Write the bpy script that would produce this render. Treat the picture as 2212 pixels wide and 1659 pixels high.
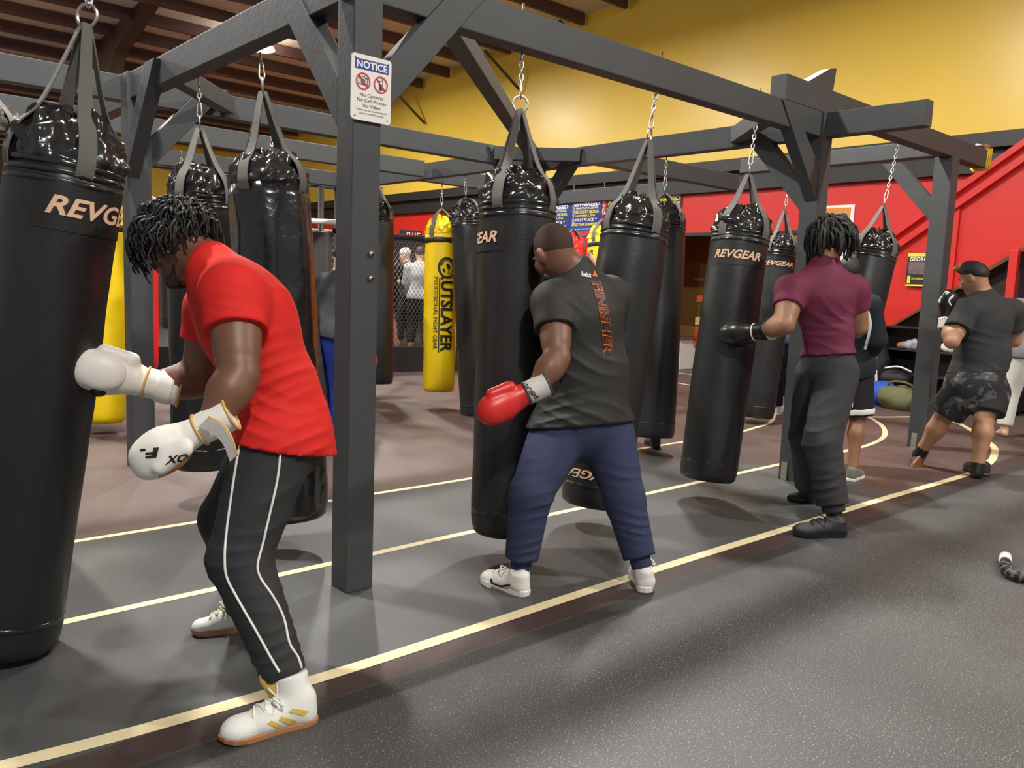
import bpy, bmesh, math, random
import numpy as np
from mathutils import Vector, Matrix, noise
from mathutils.bvhtree import BVHTree
random.seed(7)
for _o in list(bpy.data.objects): bpy.data.objects.remove(_o)
SC = bpy.context.scene
COL = SC.collection

# ------------------------------------------------------------------ camera
F = 1762.354
CAMR = np.array([[0.7483338638745592, 0.05047688299454776, -0.6613989057004306],
                 [-0.6622126401382913, 0.11450059926249008, -0.7405160579012481],
                 [0.03835162864398942, 0.9921399583988567, 0.1191111058158228]])
CAMC = np.array([0.0, 0.0, 1.38])
cam_d = bpy.data.cameras.new('camera'); cam_d.sensor_width = 36.0; cam_d.lens = 36.0*F/2212.0
cam_d.clip_start = 0.05; cam_d.clip_end = 200
cam = bpy.data.objects.new('camera', cam_d); COL.objects.link(cam)
M4 = Matrix.Identity(4)
for i in range(3):
    for j in range(3): M4[i][j] = CAMR[i][j]
    M4[i][3] = CAMC[i]
cam.matrix_world = M4
SC.camera = cam

# ------------------------------------------------------------------ world, exposure
w = bpy.data.worlds.new('gym_world'); SC.world = w; w.use_nodes = True
w.node_tree.nodes['Background'].inputs[0].default_value = (0.97, 0.97, 1.0, 1)
w.node_tree.nodes['Background'].inputs[1].default_value = 0.22
SC.view_settings.view_transform = 'Standard'; SC.view_settings.look = 'None'
SC.view_settings.gamma = 1.0; SC.view_settings.use_curve_mapping = False
SC.view_settings.exposure = 0.55
LAMP_STRENGTH = 1020.0
LAMPS = [(1.0, 4.9), (6.7, 4.9), (6.7, 11.5), (1.0, 11.5), (7.55, 16.6), (1.0, 17.5), (0.2, -2.2), (6.7, -2.0)]
LAMP_Z = 6.0

# ------------------------------------------------------------------ geometry helpers
def V(*a): return np.array(a, float)
def ray(px, py): return CAMR @ np.array([px-1106.0, -(py-829.5), -F])
def PD(px, py, d): return CAMC + ray(px, py)*(d/F)              # point seen at a pixel, d metres in front of the lens
def PZ(px, py, z=0.0): r = ray(px, py); return CAMC + r*((z-CAMC[2])/r[2])
def PX(px, py, x): r = ray(px, py); return CAMC + r*(x/r[0])
def PY(px, py, y): r = ray(px, py); return CAMC + r*(y/r[1])
def nrm(v): v = np.array(v, float); return v/ (np.linalg.norm(v)+1e-12)
def lin(c):
    c = c/255.0
    return c/12.92 if c <= 0.04045 else ((c+0.055)/1.055)**2.4
def rgb(r, g, b): return (lin(r), lin(g), lin(b), 1.0)

def link(o, parent=None):
    COL.objects.link(o)
    if parent is not None: o.parent = parent
    return o
def tag(o, label=None, cat=None, group=None, kind=None):
    if label: o['label'] = label
    if cat: o['category'] = cat
    if group: o['group'] = group
    if kind: o['kind'] = kind
    return o
def thing(name, label, cat, loc=(0, 0, 0), group=None):
    o = bpy.data.objects.new(name, None); o.empty_display_size = 0.1
    o.location = Vector(loc); COL.objects.link(o)
    return tag(o, label, cat, group)
def mesh_obj(name, verts, faces, mat, parent=None, smooth=True, world=True):
    """one mesh object; coordinates are world coordinates unless world=False (then local to the parent)"""
    me = bpy.data.meshes.new(name)
    vs = [tuple(map(float, v)) for v in verts]
    if parent is not None and world:
        iv = parent_matrix(parent).inverted()
        vs = [tuple(iv @ Vector(v)) for v in vs]
    me.from_pydata(vs, [], [tuple(map(int, f)) for f in faces]); me.update()
    o = bpy.data.objects.new(name, me)
    if isinstance(mat, (list, tuple)):
        for m in mat: me.materials.append(m)
    elif mat: me.materials.append(mat)
    if smooth: me.polygons.foreach_set('use_smooth', [True]*len(me.polygons))
    return link(o, parent)
def parent_matrix(o):
    m = o.matrix_basis.copy()
    while o.parent is not None:
        o = o.parent; m = o.matrix_basis @ m
    return m
def bm_obj(name, bm, mat, parent=None, smooth=False, world=True):
    bmesh.ops.recalc_face_normals(bm, faces=bm.faces)
    me = bpy.data.meshes.new(name)
    if parent is not None and world: bm.transform(parent_matrix(parent).inverted())
    bm.to_mesh(me); bm.free()
    if isinstance(mat, (list, tuple)):
        for m in mat: me.materials.append(m)
    elif mat: me.materials.append(mat)
    if smooth: me.polygons.foreach_set('use_smooth', [True]*len(me.polygons))
    return link(bpy.data.objects.new(name, me), parent)
def box_bm(lo, hi, bevel=0.0, bm=None):
    bm = bm or bmesh.new()
    c = [(x, y, z) for x in (lo[0], hi[0]) for y in (lo[1], hi[1]) for z in (lo[2], hi[2])]
    vs = [bm.verts.new(p) for p in c]
    fs = [bm.faces.new([vs[i] for i in f]) for f in ((0,1,3,2),(4,6,7,5),(0,4,5,1),(2,3,7,6),(0,2,6,4),(1,5,7,3))]
    if bevel > 0:
        es = list({e for f in fs for e in f.edges})
        bmesh.ops.bevel(bm, geom=es, offset=bevel, segments=2, affect='EDGES', profile=0.6)
    return bm
def box(name, lo, hi, mat, parent=None, bevel=0.004, world=True):
    lo2 = [min(a, b) for a, b in zip(lo, hi)]; hi2 = [max(a, b) for a, b in zip(lo, hi)]
    return bm_obj(name, box_bm(lo2, hi2, bevel), mat, parent, world=world)
def prism_bm(pts, ext, bevel=0.0, bm=None):
    """polygon pts (3-D) extruded by the vector ext"""
    bm = bm or bmesh.new()
    n = len(pts); e = np.array(ext, float)
    a = [bm.verts.new(tuple(np.array(p, float))) for p in pts]; b = [bm.verts.new(tuple(np.array(p, float)+e)) for p in pts]
    fs = [bm.faces.new(a), bm.faces.new(b[::-1])]
    for i in range(n): fs.append(bm.faces.new([a[i], a[(i+1) % n], b[(i+1) % n], b[i]]))
    if bevel > 0:
        es = list({e_ for f in fs for e_ in f.edges})
        bmesh.ops.bevel(bm, geom=es, offset=bevel, segments=2, affect='EDGES', profile=0.6)
    return bm
def prism(name, pts, ext, mat, parent=None, bevel=0.004, world=True):
    return bm_obj(name, prism_bm(pts, ext, bevel), mat, parent, world=world)
def tube_vf(pts, rad, n=8, closed=False, cap=True, flat=None):
    """tube along a polyline; rad scalar or list"""
    pts = [np.array(p, float) for p in pts]; m = len(pts)
    rs = rad if isinstance(rad, (list, tuple)) else [rad]*m
    tan = []
    for i in range(m):
        a = pts[(i-1) % m] if (closed or i > 0) else pts[i]; b = pts[(i+1) % m] if (closed or i < m-1) else pts[i]
        tan.append(nrm(b-a))
    up = V(0, 0, 1) if abs(tan[0][2]) < 0.9 else V(1, 0, 0)
    nv = nrm(up - tan[0]*np.dot(up, tan[0])); vs = []; fs = []
    for i in range(m):
        nv = nrm(nv - tan[i]*np.dot(nv, tan[i])); bv = np.cross(tan[i], nv)
        for k in range(n):
            a = 2*math.pi*k/n; vs.append(pts[i]+(nv*math.cos(a)+bv*math.sin(a))*rs[i])
    for i in range(m if closed else m-1):
        j = (i+1) % m
        for k in range(n): fs.append((i*n+k, i*n+(k+1) % n, j*n+(k+1) % n, j*n+k))
    if cap and not closed:
        fs.append(tuple(range(n))[::-1]); fs.append(tuple((m-1)*n+k for k in range(n)))
    return vs, fs
class VF:
    def __init__(s): s.v = []; s.f = []
    def add(s, vf):
        n = len(s.v); s.v += list(vf[0]); s.f += [tuple(i+n for i in f) for f in vf[1]]; return s
def tube(name, pts, rad, mat, parent=None, n=8, closed=False, world=True):
    v, f = tube_vf(pts, rad, n, closed); return mesh_obj(name, v, f, mat, parent, True, world)
def lathe_vf(prof, n=48, fn=None):
    """prof: list of (r, z); fn(angle, r, z, i) -> (r, z)"""
    vs = []; fs = []
    for i, (r, z) in enumerate(prof):
        for k in range(n):
            a = 2*math.pi*k/n; rr, zz = fn(a, r, z, i) if fn else (r, z)
            vs.append((rr*math.cos(a), rr*math.sin(a), zz))
    for i in range(len(prof)-1):
        for k in range(n): fs.append((i*n+k, i*n+(k+1) % n, (i+1)*n+(k+1) % n, (i+1)*n+k))
    fs.append(tuple(range(n))[::-1]); fs.append(tuple((len(prof)-1)*n+k for k in range(n)))
    return vs, fs

# ------------------------------------------------------------------ materials
MATS = {}
def mat(name, col, rough=0.5, metal=0.0, spec=0.5, bump=0.0, bscale=200.0, var=0.0, vscale=6.0, emit=None, estr=0.0, detail=3.0, coat=0.0, sheen=0.0):
    if name in MATS: return MATS[name]
    m = bpy.data.materials.new(name); m.use_nodes = True; nt = m.node_tree; b = nt.nodes['Principled BSDF']
    b.inputs['Base Color'].default_value = col; b.inputs['Roughness'].default_value = rough
    b.inputs['Metallic'].default_value = metal; b.inputs['Specular IOR Level'].default_value = spec
    if coat: b.inputs['Coat Weight'].default_value = coat; b.inputs['Coat Roughness'].default_value = 0.15
    if sheen: b.inputs['Sheen Weight'].default_value = sheen
    if emit: b.inputs['Emission Color'].default_value = emit; b.inputs['Emission Strength'].default_value = estr
    tc = nt.nodes.new('ShaderNodeTexCoord')
    if var > 0:
        nz = nt.nodes.new('ShaderNodeTexNoise'); nz.inputs['Scale'].default_value = vscale; nz.inputs['Detail'].default_value = 4
        nt.links.new(tc.outputs['Object'], nz.inputs['Vector'])
        mx = nt.nodes.new('ShaderNodeMix'); mx.data_type = 'RGBA'; mx.blend_type = 'MULTIPLY'
        rp = nt.nodes.new('ShaderNodeMapRange'); rp.inputs[3].default_value = 1-var; rp.inputs[4].default_value = 1+var
        nt.links.new(nz.outputs['Fac'], rp.inputs[0])
        mx.inputs[0].default_value = 1.0; mx.inputs[6].default_value = col
        nt.links.new(rp.outputs[0], mx.inputs[7]); nt.links.new(mx.outputs[2], b.inputs['Base Color'])
    if bump > 0:
        nb = nt.nodes.new('ShaderNodeTexNoise'); nb.inputs['Scale'].default_value = bscale; nb.inputs['Detail'].default_value = detail
        nt.links.new(tc.outputs['Object'], nb.inputs['Vector'])
        bp = nt.nodes.new('ShaderNodeBump'); bp.inputs['Strength'].default_value = bump; bp.inputs['Distance'].default_value = 0.01
        nt.links.new(nb.outputs['Fac'], bp.inputs['Height']); nt.links.new(bp.outputs['Normal'], b.inputs['Normal'])
    MATS[name] = m; return m
m_timber = mat('black_painted_timber', rgb(64, 67, 69), 0.55, bump=0.12, bscale=40, var=0.18, vscale=7)
m_vinyl = mat('black_vinyl', rgb(33, 34, 35), 0.38, bump=0.12, bscale=120, var=0.15, vscale=5)
m_vinyl_top = mat('black_vinyl_gloss', rgb(32, 32, 33), 0.2, bump=0.9, bscale=11, var=0.2, coat=0.3)
m_brownvinyl = mat('dark_brown_vinyl', rgb(48, 40, 30), 0.45, bump=0.12, bscale=120, var=0.2)
m_web = mat('grey_webbing', rgb(104, 102, 97), 0.8, bump=0.4, bscale=500, var=0.12)
m_webdark = mat('black_webbing', rgb(40, 40, 40), 0.75, bump=0.4, bscale=500, var=0.12)
m_steel = mat('zinc_steel', rgb(200, 198, 190), 0.3, metal=1.0, var=0.15)
m_rust = mat('dull_steel', rgb(120, 105, 85), 0.45, metal=0.9, var=0.3)
m_yvinyl = mat('yellow_vinyl', rgb(240, 205, 8), 0.42, bump=0.12, bscale=90, var=0.06)
m_rvinyl = mat('red_vinyl', rgb(225, 40, 40), 0.42, bump=0.1, bscale=90, var=0.06)
m_redwall = mat('red_wall_paint', rgb(206, 38, 31), 0.45, bump=0.05, bscale=60, var=0.04, vscale=2)
m_ywall = mat('yellow_wall_paint', rgb(238, 200, 78), 0.33, bump=0.06, bscale=25, var=0.05, vscale=1.2)
m_blackpaint = mat('black_paint', rgb(36, 36, 36), 0.5, bump=0.08, bscale=30, var=0.1)
m_ceil = mat('ceiling_insulation', rgb(226, 208, 186), 0.85, bump=0.3, bscale=8, var=0.1)
m_purlin = mat('brown_steel_purlin', rgb(86, 60, 56), 0.6, var=0.1)
m_rafter = mat('dark_brown_steel', rgb(78, 58, 42), 0.6, var=0.15)
m_pink = mat('pink_pipe', rgb(150, 95, 88), 0.6)
m_tape = mat('cream_tape', rgb(226, 212, 170), 0.6, bump=0.1, bscale=60, var=0.16, vscale=9)
m_white = mat('white_plastic', rgb(236, 234, 228), 0.45)
m_black = mat('black_plastic', rgb(24, 24, 25), 0.4)
m_lampglow = mat('lamp_glow', (1, 1, 1, 1), 0.5, emit=(1.0, 0.96, 0.90, 1), estr=LAMP_STRENGTH)
m_lampbody = mat('lamp_housing', rgb(90, 90, 90), 0.5, metal=0.6)
m_shadeglow = mat('added_shade_glow', rgb(230, 230, 225), 0.4, emit=(1.0, 0.96, 0.90, 1), estr=17.0)  # glow added to the lamp shades to brighten the ceiling

# ------------------------------------------------------------------ lamps (the room's high bays)
def high_bay(x, y, label):
    t = thing('high_bay_lamp', label, 'lamp', (x, y, LAMP_Z), 'high bay ceiling lamps')
    v, f = lathe_vf([(0.09, 0.34), (0.11, 0.30), (0.14, 0.20), (0.27, 0.04), (0.29, 0.004), (0.27, 0.006), (0.13, 0.17), (0.05, 0.18)], 28)
    mesh_obj('lamp_shade', v, f, m_shadeglow, t, True, False)
    v, f = lathe_vf([(0.165, 0.012), (0.13, 0.010), (0.08, 0.008), (0.02, 0.007)], 28)
    mesh_obj('glowing_lens', v, f, m_lampglow, t, True, False)
    top = 6.72+0.07*(11.3-y)-LAMP_Z-0.62
    tube('drop_rod', [(0, 0, 0.33), (0, 0, top)], 0.012, m_lampbody, t, 8, False, False)
for i, (lx, ly) in enumerate(LAMPS):
    if i == 4: high_bay(lx, ly, 'bright high bay lamp glowing far off under the purlins, left of the notice post')
    else: high_bay(lx, ly, 'high bay lamp hung from the roof outside the view')
# ------------------------------------------------------------------ room shell
def floor_material():
    m = bpy.data.materials.new('rubber_floor'); m.use_nodes = True; nt = m.node_tree; L = nt.links
    b = nt.nodes['Principled BSDF']; N = nt.nodes.new
    tc = N('ShaderNodeTexCoord'); sp = N('ShaderNodeSeparateXYZ'); L.new(tc.outputs['Object'], sp.inputs[0])
    def step(sock, lo, hi):
        r = N('ShaderNodeMapRange'); r.inputs[1].default_value = lo; r.inputs[2].default_value = hi
        L.new(sock, r.inputs[0]); return r.outputs[0]
    def math_(op, a, b_):
        n = N('ShaderNodeMath'); n.operation = op
        for i, s in enumerate((a, b_)):
            if isinstance(s, (int, float)): n.inputs[i].default_value = s
            else: L.new(s, n.inputs[i])
        return n.outputs[0]
    def mixc(f, a, c):
        n = N('ShaderNodeMix'); n.data_type = 'RGBA'
        if isinstance(f, float): n.inputs[0].default_value = f
        else: L.new(f, n.inputs[0])
        for i, s in ((6, a), (7, c)):
            if isinstance(s, tuple): n.inputs[i].default_value = s
            else: L.new(s, n.inputs[i])
        return n.outputs[2]
    x, y = sp.outputs[0], sp.outputs[1]
    nz = N('ShaderNodeTexNoise'); nz.inputs['Scale'].default_value = 1.6; nz.inputs['Detail'].default_value = 5; L.new(tc.outputs['Object'], nz.inputs[0])
    grey = mixc(nz.outputs['Fac'], rgb(61, 63, 64), rgb(86, 87, 87))
    maroon = mixc(nz.outputs['Fac'], rgb(78, 63, 61), rgb(101, 86, 81))
    mm = math_('MAXIMUM', step(y, 4.42, 4.44), math_('MULTIPLY', step(x, 5.85, 6.0), step(y, 2.44, 2.46)))
    strip = math_('MULTIPLY', step(y, 2.275, 2.285), math_('SUBTRACT', 1.0, step(y, 2.42, 2.43)))
    c = mixc(mm, grey, maroon)
    c = mixc(strip, c, rgb(62, 48, 45))
    seam = math_('MULTIPLY', step(y, 2.17, 2.19), math_('SUBTRACT', 1.0, step(y, 2.27, 2.28)))  # dark band: shade along a floor ridge, painted into the colour
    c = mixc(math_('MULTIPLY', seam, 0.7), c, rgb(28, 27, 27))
    fl = N('ShaderNodeTexNoise'); fl.inputs['Scale'].default_value = 150; fl.inputs['Detail'].default_value = 2; L.new(tc.outputs['Object'], fl.inputs[0])
    near = math_('SUBTRACT', 1.0, step(y, 2.0, 2.3))
    fk = math_('MULTIPLY', step(fl.outputs['Fac'], 0.58, 0.72), math_('ADD', math_('MULTIPLY', near, 0.5), 0.06))
    c = mixc(fk, c, rgb(190, 190, 182))
    sc = N('ShaderNodeTexNoise'); sc.inputs['Scale'].default_value = 12; sc.inputs['Detail'].default_value = 8; L.new(tc.outputs['Object'], sc.inputs[0])
    c = mixc(math_('MULTIPLY', step(sc.outputs['Fac'], 0.70, 0.8), 0.18), c, rgb(150, 146, 140))
    L.new(c, b.inputs['Base Color'])
    b.inputs['Specular IOR Level'].default_value = 0.5
    rr = N('ShaderNodeMapRange'); rr.inputs[3].default_value = 0.42; rr.inputs[4].default_value = 0.6; L.new(nz.outputs['Fac'], rr.inputs[0]); L.new(rr.outputs[0], b.inputs['Roughness'])
    bp = N('ShaderNodeBump'); bp.inputs['Strength'].default_value = 0.22; bp.inputs['Distance'].default_value = 0.004
    L.new(fl.outputs['Fac'], bp.inputs['Height']); L.new(bp.outputs['Normal'], b.inputs['Normal'])
    return m
def struct(o): o['kind'] = 'structure'; return o
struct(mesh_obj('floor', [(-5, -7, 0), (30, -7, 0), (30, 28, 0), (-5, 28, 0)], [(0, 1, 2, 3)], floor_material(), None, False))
def ceil_z(y): return 6.72+0.07*(11.3-y)
ceiling = struct(mesh_obj('ceiling', [(-5, -7, ceil_z(-7)), (12.3, -7, ceil_z(-7)), (12.3, 28, ceil_z(28)), (-5, 28, ceil_z(28))], [(0, 3, 2, 1)], m_ceil, None, False))
k = 0; yy = 3.0
while yy < 27.5:
    z = ceil_z(yy)
    box('purlin', (-5, yy-0.04, z-0.23), (11.9, yy+0.04, z-0.02), m_purlin, ceiling)
    box('purlin_flange', (-5, yy-0.12, z-0.32), (11.9, yy+0.12, z-0.30), m_purlin, ceiling) if False else None
    yy += 1.08
prism('rafter', [PX(180, 235, 5.2), PX(247, -80, 5.2), PX(372, -80, 5.2), PX(318, 0, 5.2), PX(247, 110, 5.2), PX(215, 235, 5.2)], (0.25, 0, 0), m_rafter, ceiling)
prism('rafter', [(11.6, -6, ceil_z(-6)-0.6), (11.8, -6, ceil_z(-6)-0.6), (11.8, -6, ceil_z(-6)-0.3), (11.6, -6, ceil_z(-6)-0.3)], (0, 4, -0.28), m_rafter, ceiling)
for bx, by in ((11.45, 17.3), (11.45, 13.8), (11.45, 11.6)):
    z = ceil_z(by)-0.3
    tube('flange_brace', [(11.2, by, z), (11.95, by-0.35, z-0.75)], 0.03, m_rafter, ceiling, 6)
tube('drop_pipe', [PX(416, -20, 6.5), PX(424, 190, 6.5)], 0.075, m_pink, ceiling, 8)
XW = 12.0
# back wall: one surface with a wide doorway and the slanting under-stair edge cut out
zt = 3.10
wv = []; wf = []; wm = []
def wquad(p, mi):
    n = len(wv); wv.extend([(XW, a, b) for a, b in p]); wf.append(tuple(range(n, n+len(p)))); wm.append(mi)
wquad([(9.05, 0), (28, 0), (28, zt), (9.05, zt)], 0)
wquad([(6.35, 2.38), (9.05, 2.38), (9.05, zt), (6.35, zt)], 0)
wquad([(5.5, 0), (6.35, 0), (6.35, zt), (5.5, zt)], 0)
wquad([(-7, 0), (5.5, 0), (5.5, zt), (-7, zt)], 0)
wquad([(-7, zt), (28, zt), (28, ceil_z(28)), (-7, ceil_z(-7))], 1)
me = bpy.data.meshes.new('wall_back'); me.from_pydata(wv, [], wf); me.materials.append(m_redwall); me.materials.append(m_ywall)
for p, mi in zip(me.polygons, wm): p.material_index = mi
wall_back = struct(link(bpy.data.objects.new('wall_back', me)))
struct(box('trim_1', (XW-0.10, 3.2, 3.10), (XW+0.02, 28, 3.40), m_blackpaint))
struct(box('trim_2', (XW-0.22, 3.2, 3.40), (XW+0.02, 28, 3.60), m_blackpaint))
struct(mesh_obj('wall_left', [(-5, 27, 0), (12.3, 27, 0), (12.3, 27, 7.5), (-5, 27, 7.5)], [(0, 1, 2, 3)], m_ywall, None, False))
struct(box('trim_3', (6.2, 26.9, 0), (12, 27, 3.1), m_redwall)); struct(box('trim_4', (6.2, 26.85, 3.1), (12, 27, 3.5), m_blackpaint))
struct(box('trim_5', (XW-0.14, 6.25, 0), (XW+0.14, 6.35, 2.42), m_blackpaint)); struct(box('trim_6', (XW-0.14, 9.05, 0), (XW+0.14, 9.15, 2.42), mat('dark_red_trim', rgb(96, 26, 28), 0.5)))
struct(box('trim_7', (XW-0.14, 6.25, 2.36), (XW+0.14, 9.15, 2.42), m_blackpaint))
# the room beyond the doorway
m_brown = mat('brown_partition', rgb(112, 88, 40), 0.6, var=0.1, vscale=2)
struct(box('wall_beyond', (17.0, 4, 0), (17.1, 14, 3.2), mat('beige_wall', rgb(196, 170, 120), 0.7)))
struct(mesh_obj('ceiling_beyond', [(12.1, 4, 3.0), (17, 4, 3.0), (17, 14, 3.0), (12.1, 14, 3.0)], [(0, 1, 2, 3)], m_ceil, None, False))
struct(box('door_1', (13.1, 8.3, 0.75), (13.18, 9.9, 2.9), m_brown))
tag(box('door_panel_edge', (13.06, 8.4, 1.62), (13.1, 9.5, 1.66), mat('pale_brown', rgb(170, 140, 84), 0.5), None), 'pale horizontal ledge strip on the brown partition seen through the doorway', 'ledge')
# ------------------------------------------------------------------ floor tapes
def tape(name, label, pts, wid, closed=False):
    pts = [np.array((p[0], p[1], 0.0)) for p in pts]; vs = []; fs = []
    for i, p in enumerate(pts):
        a = pts[max(i-1, 0)]; b = pts[min(i+1, len(pts)-1)]; t = nrm(b-a); n = V(-t[1], t[0], 0)
        vs += [p+n*wid/2+V(0, 0, 0.0015), p-n*wid/2+V(0, 0, 0.0015)]
    for i in range(len(pts)-1): fs.append((2*i, 2*i+1, 2*i+3, 2*i+2))
    o = mesh_obj(name, vs, fs, m_tape, None, False); tag(o, label, 'tape line', 'cream lines on the floor')
def bez(pts, n=14):
    """Catmull-Rom through points"""
    pts = [np.array(p, float) for p in pts]; P = [2*pts[0]-pts[1]]+pts+[2*pts[-1]-pts[-2]]; out = []
    for i in range(1, len(P)-2):
        for k in range(n):
            t = k/n; a, b, c, d = P[i-1], P[i], P[i+1], P[i+2]
            out.append(0.5*((2*b)+(-a+c)*t+(2*a-5*b+4*c-d)*t*t+(-a+3*b-3*c+d)*t**3))
    out.append(pts[-1]); return out
g = lambda px, py: PZ(px, py)[:2]
tape('lane_tape', 'long cream tape line nearest the viewer, running under the white shoes', bez([g(-60, 1672), g(300, 1578), g(690, 1465), g(1000, 1366), g(1360, 1248), g(1700, 1142), g(1900, 1080), g(2060, 1034), g(2120, 1012), g(2147, 985), g(2135, 955), g(2040, 905), (9.6, 4.3)]), 0.062)
tape('lane_tape', 'middle cream tape line passing the foot of the notice post', bez([g(60, 1362), g(300, 1308), g(645, 1233), g(1000, 1153), g(1400, 1066), g(1680, 1004), g(1820, 976), g(1890, 956), g(1912, 936), g(1895, 912), g(1838, 889), (10.4, 6.2)]), 0.05)
tape('lane_tape', 'farthest cream tape line curving away behind the hanging bags', bez([g(60, 1186), g(430, 1127), g(800, 1068), g(1020, 1033), g(1380, 970), g(1560, 941), g(1625, 926), g(1668, 908), (9.6, 5.6)]), 0.045)
tape('lane_tape', 'short cream tape line across the floor seen through the doorway, nearer one', [g(1425, 820), g(1510, 836)], 0.06)
tape('lane_tape', 'short cream tape line across the floor seen through the doorway, farther one', [g(1430, 800), g(1510, 812)], 0.06)

# ------------------------------------------------------------------ the timber bag rig
rig = thing('heavy_bag_rig', 'black painted timber frame of posts, beams and braces that carries the punching bags', 'bag rig', (1.86, 3.12, 0))
ZB, ZT = 2.53, 2.70
def xbeam(x0, x1, y, z0=ZB, z1=ZT, d=0.10): box('beam', (x0, y-d/2, z0), (x1, y+d/2, z1), m_timber, rig, 0.006)
def ybeam(y0, y1, x, z0=ZB, z1=ZT, d=0.10): box('beam', (x-d/2, y0, z0), (x+d/2, y1, z1), m_timber, rig, 0.006)
def post(x, y, z1, w=0.135, w2=None):
    w2 = w2 or w; box('post', (x-w/2, y-w2/2, 0), (x+w/2, y+w2/2, z1), m_timber, rig, 0.006)
def brace_x(x, y, d, z=2.05, run=0.58, t=0.09, wdt=0.15):
    prism('brace', [(x, y-t/2, z), (x+d*run, y-t/2, z+run*1.13), (x+d*(run-wdt*1.2), y-t/2, z+run*1.13), (x, y-t/2, z+wdt*1.35)], (0, t, 0), m_timber, rig)
def brace_y(x, y, d, z=2.05, run=0.58, t=0.09, wdt=0.15):
    prism('brace', [(x-t/2, y, z), (x-t/2, y+d*run, z+run*1.13), (x-t/2, y+d*(run-wdt*1.2), z+run*1.13), (x-t/2, y, z+wdt*1.35)], (t, 0, 0), m_timber, rig)
xbeam(1.79, 5.74, 3.12); ybeam(3.05, 6.15, 1.845); xbeam(-1.5, 5.75, 6.14); ybeam(2.36, 6.2, 5.70)
xbeam(5.11, 8.92, 3.13, 2.70, 2.87, 0.12)
post(1.858, 3.118, 2.70); post(5.68, 3.12, 2.70, 0.14); post(8.06, 3.14, 2.70, 0.16); post(1.85, 6.02, 2.70, 0.15); post(5.68, 6.12, 2.70, 0.14)
brace_x(1.925, 3.105, 1, 2.06); brace_y(1.835, 3.18, 1, 2.02, 0.62)
brace_x(5.62, 3.105, -1, 2.06, 0.56); brace_y(5.68, 3.19, 1, 2.0, 0.6)
brace_y(1.80, 5.95, -1, 2.0, 0.6); brace_x(1.92, 6.12, 1, 2.05, 0.6); brace_x(5.61, 6.12, -1, 2.0, 0.6); brace_y(5.68, 6.05, -1, 2.0, 0.6)
brace_y(8.06, 3.22, 1, 2.12, 0.5)
# flat diagonals lying across the bay corners
def flat_diag(a, b, z=2.62, wdt=0.10, h=0.09):
    a = V(a[0], a[1], z); b = V(b[0], b[1], z); n = np.cross(nrm(b-a), V(0, 0, 1))*wdt/2
    prism('diagonal_brace', [a-n, b-n, b+n, a+n], (0, 0, h), m_timber, rig)
flat_diag((2.25, 3.15), (5.62, 6.08), 2.60, 0.10, 0.10)
flat_diag((1.87, 5.38), (2.52, 6.08), 2.56, 0.10, 0.12)
flat_diag((5.10, 3.18), (5.66, 3.8), 2.56, 0.10, 0.12); flat_diag((5.1, 6.08), (5.66, 5.5), 2.56, 0.1, 0.12)
prism('beam_offcut', [PY(1735, 182, 3.2), PY(1800, 198, 3.2), PY(1808, 147, 3.2), PY(1796, 147, 3.2)], (0, 0.09, 0), m_timber, rig)
# bays farther back
for x0, x1, y in ((-2, 5.3, 7.55), (-2, 5.2, 9.3), (2.0, 5.5, 9.6), (5.75, 8.0, 5.35), (5.5, 6.9, 7.85)): xbeam(x0, x1, y)
for y0, y1, x in ((6.3, 9.6, 5.45), (6.4, 9.6, 8.1), (6.2, 9.3, 1.9)): ybeam(y0, y1, x)
for x, y in ((5.45, 9.55), (1.9, 9.3)): post(x, y, 2.53)
brace_y(5.45, 9.45, -1, 2.0, 0.55); brace_x(5.52, 9.58, 1, 2.0, 0.55)
# steel feet
for x, y in ((5.68, 3.12), (8.06, 3.14)):
    for dx, dy in ((-0.03, -0.076), (-0.076, 0.02), (0.076, 0.0)):
        s = (0.025, 0.006) if abs(dy) > abs(dx) else (0.006, 0.025)
        box('steel_bracket', (x+dx-s[0], y+dy-s[1], 0.0), (x+dx+s[0], y+dy+s[1], 0.14), m_steel, rig, 0.0)
# bolt heads on the notice post
for px, py in ((799, 601), (800, 548)):
    p = PY(px, py, 3.05); tube('bolt_head', [p+V(0, 0.002, 0), p+V(0, -0.012, 0)], 0.012, m_steel, rig, 10)

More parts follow.
